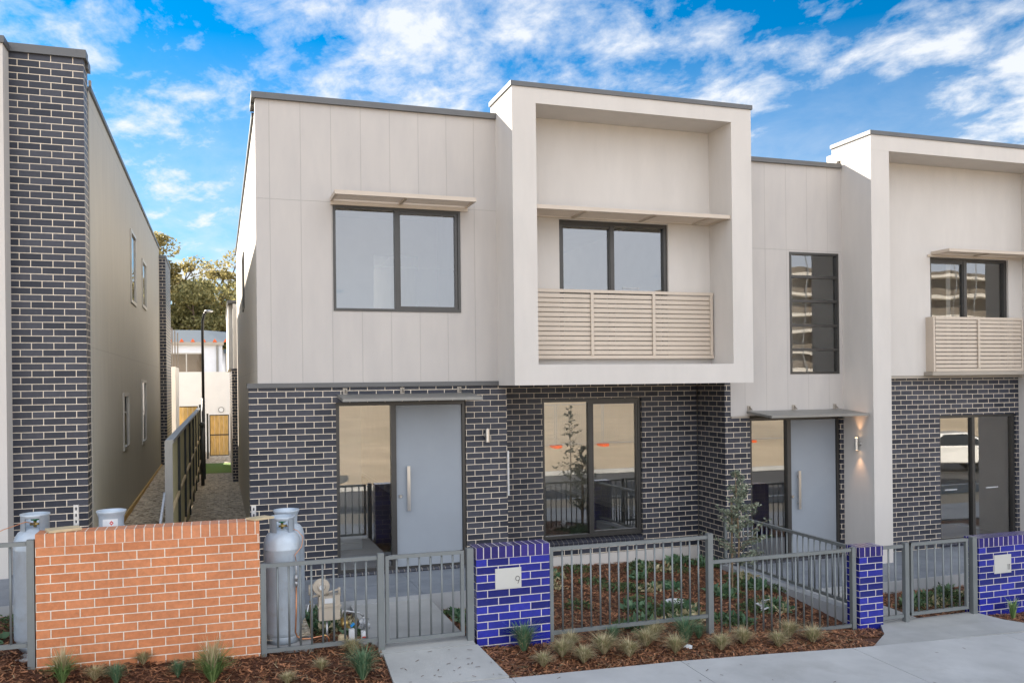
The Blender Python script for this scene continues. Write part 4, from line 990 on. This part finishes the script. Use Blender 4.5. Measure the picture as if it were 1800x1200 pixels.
# ------------------------------------------------------------------ trees
def leafcloud(mb, R, centers, n, size, squash=.7):
    for _ in range(n):
        c, rad = R.choice(centers)
        while True:
            p = Vector((R.uniform(-1, 1), R.uniform(-1, 1), R.uniform(-1, 1)))
            if p.length <= 1: break
        p = p*(p.length**-.35 if p.length > .05 else 1)
        p = Vector((c[0]+p.x*rad, c[1]+p.y*rad, c[2]+p.z*rad*squash))
        u = Vector((R.uniform(-1, 1), R.uniform(-1, 1), R.uniform(-1, .4))).normalized(); v_ = u.orthogonal().normalized()
        v_ = (v_*math.cos(R.random()*3)+u.cross(v_)*math.sin(R.random()*3)).normalized()
        L = size*R.uniform(.6, 1.4); W = L*R.uniform(.3, .6)
        mb.v += [tuple(p-u*L/2), tuple(p+v_*W/2), tuple(p+u*L/2), tuple(p-v_*W/2)]; i = len(mb.v)-4
        mb.f.append((i, i+1, i+2, i+3)); mb.uv += [(0, 0)]*4
def tree(lbl, base, h, spread, seed, mat, nleaf=14000, leaf=.24, low=.35, nb=13, group='tall gum trees behind the far house', crad=1.0):
    R = random.Random(seed); T = thing('gum_tree', lbl, 'tree', base, group)
    tr = MB(); x, y, z = base
    top = Vector((x+R.uniform(-.6, .6), y, z+h*.62)); mid = Vector((x+R.uniform(-.3, .3), y, z+h*.3))
    tr.tube([base, mid, top], [h*.024, h*.018, h*.008], 8)
    cs = []
    for k in range(nb):
        t_ = low+(.62-low)*k/nb; p = Vector(base).lerp(top, t_/.62)
        a = R.uniform(0, 6.283); L = spread*R.uniform(.55, 1.0)
        rise = h*R.uniform(.12, .38)
        e = Vector((p.x+math.cos(a)*L, p.y+math.sin(a)*L*.8, min(z+h*.97, p.z+rise)))
        m1 = p.lerp(e, .5)+Vector((0, 0, -.05*h*R.random()))
        tr.tube([p, m1, e], [h*.009, h*.006, h*.002], 6)
        cs.append((e, crad*R.uniform(.6, 1.25)))
        for q in range(3):
            s_ = p.lerp(e, R.uniform(.45, .95)); e2 = s_+Vector((R.uniform(-1, 1), R.uniform(-1, 1), R.uniform(.0, .9)))*spread*.38
            e2.z = min(e2.z, z+h)
            tr.tube([s_, e2], [h*.0035, h*.0012], 5); cs.append((e2, crad*R.uniform(.4, .9)))
    cs.append((top+Vector((0, 0, h*.25)), crad))
    tr.build('trunk', BARK, T, smooth=True)
    cm = MB(); leafcloud(cm, R, cs, nleaf, leaf); cm.build('crown', mat, T)
    return T
tree('golden-leaved gum tree, leftmost above the garage wall, reaching highest', (-4.6, 54, -.5), 14.2, 3.1, 4, LEAF_E, 13000, .27, crad=.95)
tree('broad gum tree right of the street lamp with forked limbs', (-.6, 58, -.5), 13.6, 3.6, 11, LEAF_E, 15000, .27, crad=1.1)
tree('gum tree at the right, cut off by the side wall of the middle townhouse', (3.2, 60, -.5), 13.4, 3.4, 19, LEAF_E, 14000, .28, crad=1.1)
tree('lower dense dark tree behind the far house roof, left part', (-5.0, 50, -.5), 10.6, 3.2, 23, LEAF_M, 17000, .24, low=.2, crad=1.25)
tree('lower dense tree behind the far house roof, centre behind the lamp', (-1.9, 52, -.5), 11.0, 3.2, 29, LEAF_M, 17000, .24, low=.2, crad=1.25)
tree('lower dense tree behind the far house roof, right of the lamp', (1.3, 51, -.5), 10.8, 3.2, 31, LEAF_M, 17000, .24, low=.2, crad=1.25)
tree('gum tree far left behind the left townhouse', (-9.5, 57, -.5), 11.5, 3.2, 37, LEAF_E, 7000, .28, crad=1.1)

def sapling(lbl, base, h, rad, seed, nl, cat='tree', leaf=.05, group=None):
    R = random.Random(seed); T = thing('sapling', lbl, cat, base, group)
    x, y, z = base; tr = MB(); top = Vector((x-.02, y, z+h))
    tr.tube([base, (x+.03, y, z+h*.45), top], [.016, .012, .003], 8)
    cm = MB()
    for k in range(58):
        t_ = R.uniform(.22, .98); p = Vector((x+.03*math.sin(t_*3), y, z+h*t_)); a = R.uniform(0, 6.283)
        L = rad*(1.12-t_)*R.uniform(.5, 1.25)+.04
        e = p+Vector((math.cos(a)*L, math.sin(a)*L, L*R.uniform(.1, .8)))
        tr.tube([p, e], [.004, .0015], 4)
        for _ in range(int(nl/58)):
            c = p.lerp(e, R.uniform(.2, 1.08))+Vector((R.uniform(-.03, .03), R.uniform(-.03, .03), R.uniform(-.03, .03)))
            u = Vector((R.uniform(-1, 1), R.uniform(-1, 1), R.uniform(-.5, .9))).normalized(); v_ = u.orthogonal().normalized(); v_ = (v_*math.cos(R.random()*3)+u.cross(v_)*math.sin(R.random()*3)).normalized()
            Lf = leaf*R.uniform(.6, 1.2); W = Lf*.5
            cm.v += [tuple(c-u*Lf/2), tuple(c+v_*W/2), tuple(c+u*Lf/2), tuple(c-v_*W/2)]; i = len(cm.v)-4
            cm.f.append((i, i+1, i+2, i+3)); cm.uv += [(0, 0)]*4
    tr.build('trunk', SAPT, T, smooth=True); cm.build('crown', LEAF_S, T)
sapling('young grey-green sapling in the number 9 garden against the brick corner', (6.24, -1.73, -.38), 1.70, .45, 8, 2300)
ST = MB(); ST.box(6.20, 6.218, -1.66, -1.642, -.4, .98)
tag(ST.build('garden_stake', SAPT), 'thin timber stake behind the sapling trunk', 'stake')

# ------------------------------------------------------------------ grass tussocks
def tussock_proto(kind, seed):
    R = random.Random(seed)
    P = thing('grass_tussock', 'tussock', 'grass tussock', (0, 0, 0), 'grass tussocks along the front beds')
    def blades(n, h, spread, wid, droop):
        mb = MB()
        for _ in range(n):
            a = R.uniform(0, 6.283); r0 = R.uniform(0, .05); L = h*R.uniform(.55, 1.08); out = spread*R.uniform(.15, 1)
            d = Vector((math.cos(a), math.sin(a), 0)); s_ = Vector((-d.y, d.x, 0))
            p0 = d*r0; p1 = p0+d*out*.35+Vector((0, 0, L*.6)); p2 = p0+d*out+Vector((0, 0, L*(1-droop*R.random())))
            w_ = wid*R.uniform(.6, 1.3)
            i = len(mb.v)
            mb.v += [tuple(p0-s_*w_), tuple(p0+s_*w_), tuple(p1+s_*w_*.8), tuple(p1-s_*w_*.8), tuple(p2)]
            mb.f += [(i, i+1, i+2, i+3), (i+3, i+2, i+4)]; mb.uv += [(0, 0)]*7
        return mb
    if kind == 0:
        blades(420, 1, .95, .014, .45).build('blades', BL_TAN, P); blades(110, .85, .7, .013, .4).build('green_blades', BL_GREEN, P)
    elif kind == 1:
        blades(340, 1, .75, .012, .4).build('green_blades', BL_BLUE, P); blades(80, .8, .5, .011, .4).build('blades', BL_TAN, P)
    elif kind == 2:
        blades(170, 1, .38, .010, .2).build('blades', BL_TAN, P); blades(340, .72, .62, .012, .35).build('green_blades', BL_GREEN, P)
    else:
        blades(34, 1, .5, .03, .4).build('green_blades', BL_GREEN, P)
    return P
TUS = [(2.63,-3.3,.33,1,'tall blue-green tussock against the foot of the number 9 pillar'),
 (2.7,-3.68,.17,0,'small upright straw tussock nearest the footpath below the number 9 pillar'),
 (2.98,-3.5,.21,0,'straw tussock at the right foot of the number 9 pillar, front one of two'),
 (3.17,-3.28,.18,0,'straw tussock at the right foot of the number 9 pillar, back one of two'),
 (3.15,-3.67,.2,0,'straw tussock at the footpath edge, second from the path'),
 (3.45,-3.51,.24,0,'widest pale tussock in the front bed under the higher fence panel'),
 (3.7,-3.2,.2,1,'green tussock touching the bottom rail of the higher fence panel'),
 (3.69,-3.63,.21,0,'straw tussock at the footpath edge under the middle of the higher panel'),
 (4.0,-3.4,.22,0,'straw tussock midway between the footpath and the higher fence panel'),
 (4.23,-3.17,.2,0,'yellow-green tussock growing under the right part of the higher fence panel'),
 (4.24,-3.62,.2,0,'upright straw tussock beside the white litter at the footpath edge'),
 (4.5,-3.37,.32,1,'tall blue-green tussock just left of the step-down fence post'),
 (4.74,-3.25,.19,1,'low green tussock at the foot of the step-down fence post'),
 (4.78,-3.65,.2,0,'straw tussock in front of the step-down fence post'),
 (5.16,-3.5,.2,0,'rounded straw tussock under the lower fence panel, leftmost'),
 (5.51,-3.65,.2,0,'rounded straw tussock under the lower fence panel, front one of the middle pair'),
 (5.88,-3.34,.21,0,'rounded straw tussock under the lower fence panel, back one of the middle pair'),
 (6.02,-3.58,.21,0,'straw tussock under the lower fence panel nearest the narrow pillar'),
 (-1.7,-3.39,.3,2,'tussock with straw tips at the left foot of the red wall'),
 (-1.44,-3.39,.14,0,'small sparse tussock by the red wall, second from the left'),
 (-1.26,-3.47,.18,1,'small green tussock in front of the left part of the red wall'),
 (-1.06,-3.17,.14,0,'tiny straw tuft touching the base of the red wall'),
 (-.75,-3.42,.15,1,'small bright green tuft below the middle of the red wall'),
 (-.45,-3.54,.38,2,'largest tussock with long straw tips over green in front of the red wall'),
 (.2,-3.67,.12,0,'dry low tuft in the mulch below the gas bottle'),
 (.53,-3.46,.11,0,'dry low tuft in the mulch below the gas meter'),
 (.86,-3.19,.17,0,'straw tuft pushed against the fence bottom rail by the water meter'),
 (.89,-3.67,.3,1,'bright green tussock left of the concrete path'),
 (2.43,-1.11,.22,1,'green tussock behind the gate beside the porch'),
 (9.27,-3.35,.31,3,'strappy green plant in front of the number 11 pillar')]
protos = {}
for i, (x, y, h, k, lb) in enumerate(TUS):
    h *= 1.10+.1*(x < 2.3)
    if k not in protos:
        p = tussock_proto(k, 50+k); protos[k] = p; p.location = (x, y, g(x, y)); p.scale = (h,)*3; p.rotation_euler = (0, 0, i); p['label'] = lb
        if k == 3: p['category'] = 'plant'; p['group'] = ''; del p['group']; p.name = 'strappy_plant'
    else:
        q = copy_thing(protos[k], (x, y, g(x, y)), lb, i*1.7, h)
# garden litter
m_ = MB(); m_.lathe([(0, .02), (.09, .022), (.12, .03), (.13, .03), (.125, .02), (.09, .005), (0, .005)], (5.22, -1.86, g(5.22, -1.86)+.03), 14); tag(m_.build('litter', PLASTW, smooth=True), 'white plastic lid lying in the garden behind the higher fence', 'litter')
R = random.Random(9)
m_ = MB()
for k in range(7):
    a = k*.9; c = Vector((6.15+.04*math.cos(a), -2.42+.04*math.sin(a), g(6.15, -2.42)+.06+.02*k)); m_.obox(c, Vector((math.cos(a), math.sin(a), .3))*.05, Vector((-math.sin(a), math.cos(a), 0))*.018, (0, 0, .002))
tag(m_.build('white_plant_tag', PLASTW), 'crumpled white plant tags in the garden right of the sapling', 'litter')
m_ = MB(); m_.obox((4.43, -3.53, g(4.43, -3.53)+.03), (.03, .01, .01), (-.01, .02, 0), (0, 0, .004)); m_.obox((4.45, -3.55, g(4.43, -3.53)+.02), (.02, -.02, .01), (.01, .015, .01), (0, 0, .004))
tag(m_.build('paper_scrap', PLASTW), 'scrap of white paper in the mulch near the footpath', 'litter')
m_ = MB()
for _ in range(46):
    x, y = R.uniform(1.2, 2.25), R.uniform(-3.88, -3.3)
    if R.random() < .35: x, y = R.uniform(2.4, 9), R.uniform(-5.2, -4.0)
    z = (zfp(x, y) if y < -3.9 else -.132+(y+3.25)*.218)+.004
    a = R.uniform(0, 3.14); L = R.uniform(.008, .028)
    u = Vector((math.cos(a), math.sin(a), .05))*L; v_ = Vector((-math.sin(a), math.cos(a), 0))*.004
    c = Vector((x, y, z)); m_.face([c-u-v_, c+u-v_, c+u+v_, c-u+v_])
struct(m_.build('scattered_bark', MULCH), 'stuff')

# ------------------------------------------------------------------ across the street (seen reflected in the windows)
def car(lbl, loc, rz):
    C = thing('parked_car', lbl, 'car', loc, 'cars parked across the street')
    C.rotation_euler = (0, 0, rz)
    C['_o'] = (0, 0, 0)
    prof = [(-2.25, .35), (-2.25, .62), (-2.1, .82), (-1.2, .92), (-.55, 1.36), (.85, 1.42), (1.65, 1.0), (2.2, .94), (2.3, .6), (2.25, .35)]
    mb = MB(); W = .88
    def ring(y, s): return [(x, y, .35+(z-.35)*s) for x, z in prof]
    secs = []
    for y, in ((-W,), (W,)):
        pass
    def sec(yb): return [(x, (yb if z < .95 else yb*(1-.36*(z-.95)/.5)), z) for x, z in prof]
    L, Rr = sec(-W), sec(W); n = len(prof)
    i = len(mb.v); mb.v += L+Rr
    for k in range(n):
        k2 = (k+1) % n; mb.f.append((i+k, i+n+k, i+n+k2, i+k2)); mb.uv += [(0, 0)]*4
    mb.f.append(tuple(i+k for k in range(n))); mb.uv += [(0, 0)]*n; mb.f.append(tuple(i+n+n-1-k for k in range(n))); mb.uv += [(0, 0)]*n
    bevel(mb.build('body', CAR_W, C), .06, 3)
    wm = MB()
    for s_ in (-1, 1):
        y1, y2 = s_*(W*.985), s_*(W*.72)
        wm.face([(-1.05, y1, .95), (1.5, y1, .98), (.8, y2, 1.36), (-.5, y2, 1.32)][::s_])
    wm.face([(-1.26, -.72, .935), (-1.26, .72, .935), (-.62, .58, 1.34), (-.62, -.58, 1.34)]); wm.face([(1.7, .72, 1.0), (1.7, -.72, 1.0), (.93, -.58, 1.40), (.93, .58, 1.40)])
    wm.build('windows', CAR_G, C)
    for x in (-1.4, 1.4):
        for s_ in (-1, 1):
            w_ = MB(); w_.lathe([(.20, -.1), (.32, -.1), (.33, -.06), (.33, .06), (.32, .1), (.20, .1)], (x, s_*.82, .33), 20, axis='y'); wo_ = w_.build('wheel', TYRE, C, smooth=True)
            r_ = MB(); r_.lathe([(0, -.09), (.2, -.085), (.2, .085), (0, .09)], (x, s_*.82, .33), 12, axis='y'); r_.build('rim', PIPEG, wo_)
    for s_ in (-1, 1): bevel(MB().obox((-2.2, s_*.62, .68), (.05, 0, .0), (0, .17, 0), (.02, 0, .07)).build('headlight', GLASSY := MATS['plate_metal'], C), .01, 1)
    MB().box(-2.28, -2.24, -.38, .38, .52, .68).build('grille', BLACK, C)
    bevel(MB().box(-2.31, -2.22, -.85, .85, .36, .48).build('bumper', CAR_W, C), .02, 2)
car('white car parked across the street, seen reflected in the number 11 window', (24.2, -12.9, -.80), math.radians(25))
car('white car reflected in the glass beside the number 9 door', (.75, -17.2, -.72), math.radians(8))
def tfence(x, y, z, lbl, signs):
    F = thing('temporary_fence', lbl, 'fence', (x, y, z), 'wire fence panels across the street')
    m_ = MB()
    for a in (x, x+2.4): m_.tube([(a, y, z), (a, y, z+2.1)], .02, 6)
    m_.tube([(x, y, z+2.08), (x+2.4, y, z+2.08)], .02, 6); m_.tube([(x, y, z+.15), (x+2.4, y, z+.15)], .02, 6); m_.build('frame', PIPEG, F)
    m_ = MB()
    for k in range(1, 24): m_.box(x+k*.1-.003, x+k*.1+.003, y-.003, y+.003, z+.17, z+2.06)
    for k in range(1, 12): m_.box(x+.02, x+2.38, y+.004, y+.009, z+.15+k*.16, z+.157+k*.16)
    m_.build('mesh', PIPEG, F)
    for a in (x, x+2.4): bevel(MB().box(a-.12, a+.12, y-.35, y+.35, z-.02, z+.12).build('foot_block', ORANGE, F), .02, 1)
    if signs:
        MB().box(x+.35, x+.95, y+.01, y+.02, z+1.5, z+1.75).build('green_sign', SIGNG, F)
        MB().box(x+1.35, x+1.95, y+.01, y+.02, z+1.25, z+2.0).build('white_sign', SIGNW, F)
zl = lambda y: -.67+max(0, -y-22)*.012
for k in range(9):
    x = 12.6+2.55*k; tfence(x, -25.5-.15*k, zl(-25.5), ['plain wire fence panel across the street, %s from the left end', 'wire fence panel with green and white signs, %s from the left'][k == 3] % ['first', 'second', 'third', 'fourth', 'fifth', 'sixth', 'seventh', 'eighth', 'ninth'][k], k == 3)
sapling('bare young street tree seen mirrored in the large ground floor window', (8.4, -7.6, -.68), 2.6, .5, 77, 420, leaf=.09)
AP = thing('apartment_block', 'scaffolded grey apartment block mirrored in the upper right windows', 'building', (52, -60, 0))
m_ = MB(); m_.box(50, 110, -95, -60, -1, 13.5); m_.build('walls', MESHC, AP)
m_ = MB()
for k in range(7): m_.box(49.5, 110.5, -59.9, -58.6, 1.2+1.9*k, 1.5+1.9*k)
m_.build('balcony_slab', WHITEB, AP)
m_ = MB()
for k in range(21): m_.tube([(50+3*k, -58.4, -.5), (50+3*k, -58.4, 15.5)], .06, 5)
m_.build('scaffold_pole', PIPEG, AP)

# strip helper values that only the builder needed
for o in bpy.data.objects:
    if '_o' in o: del o['_o']
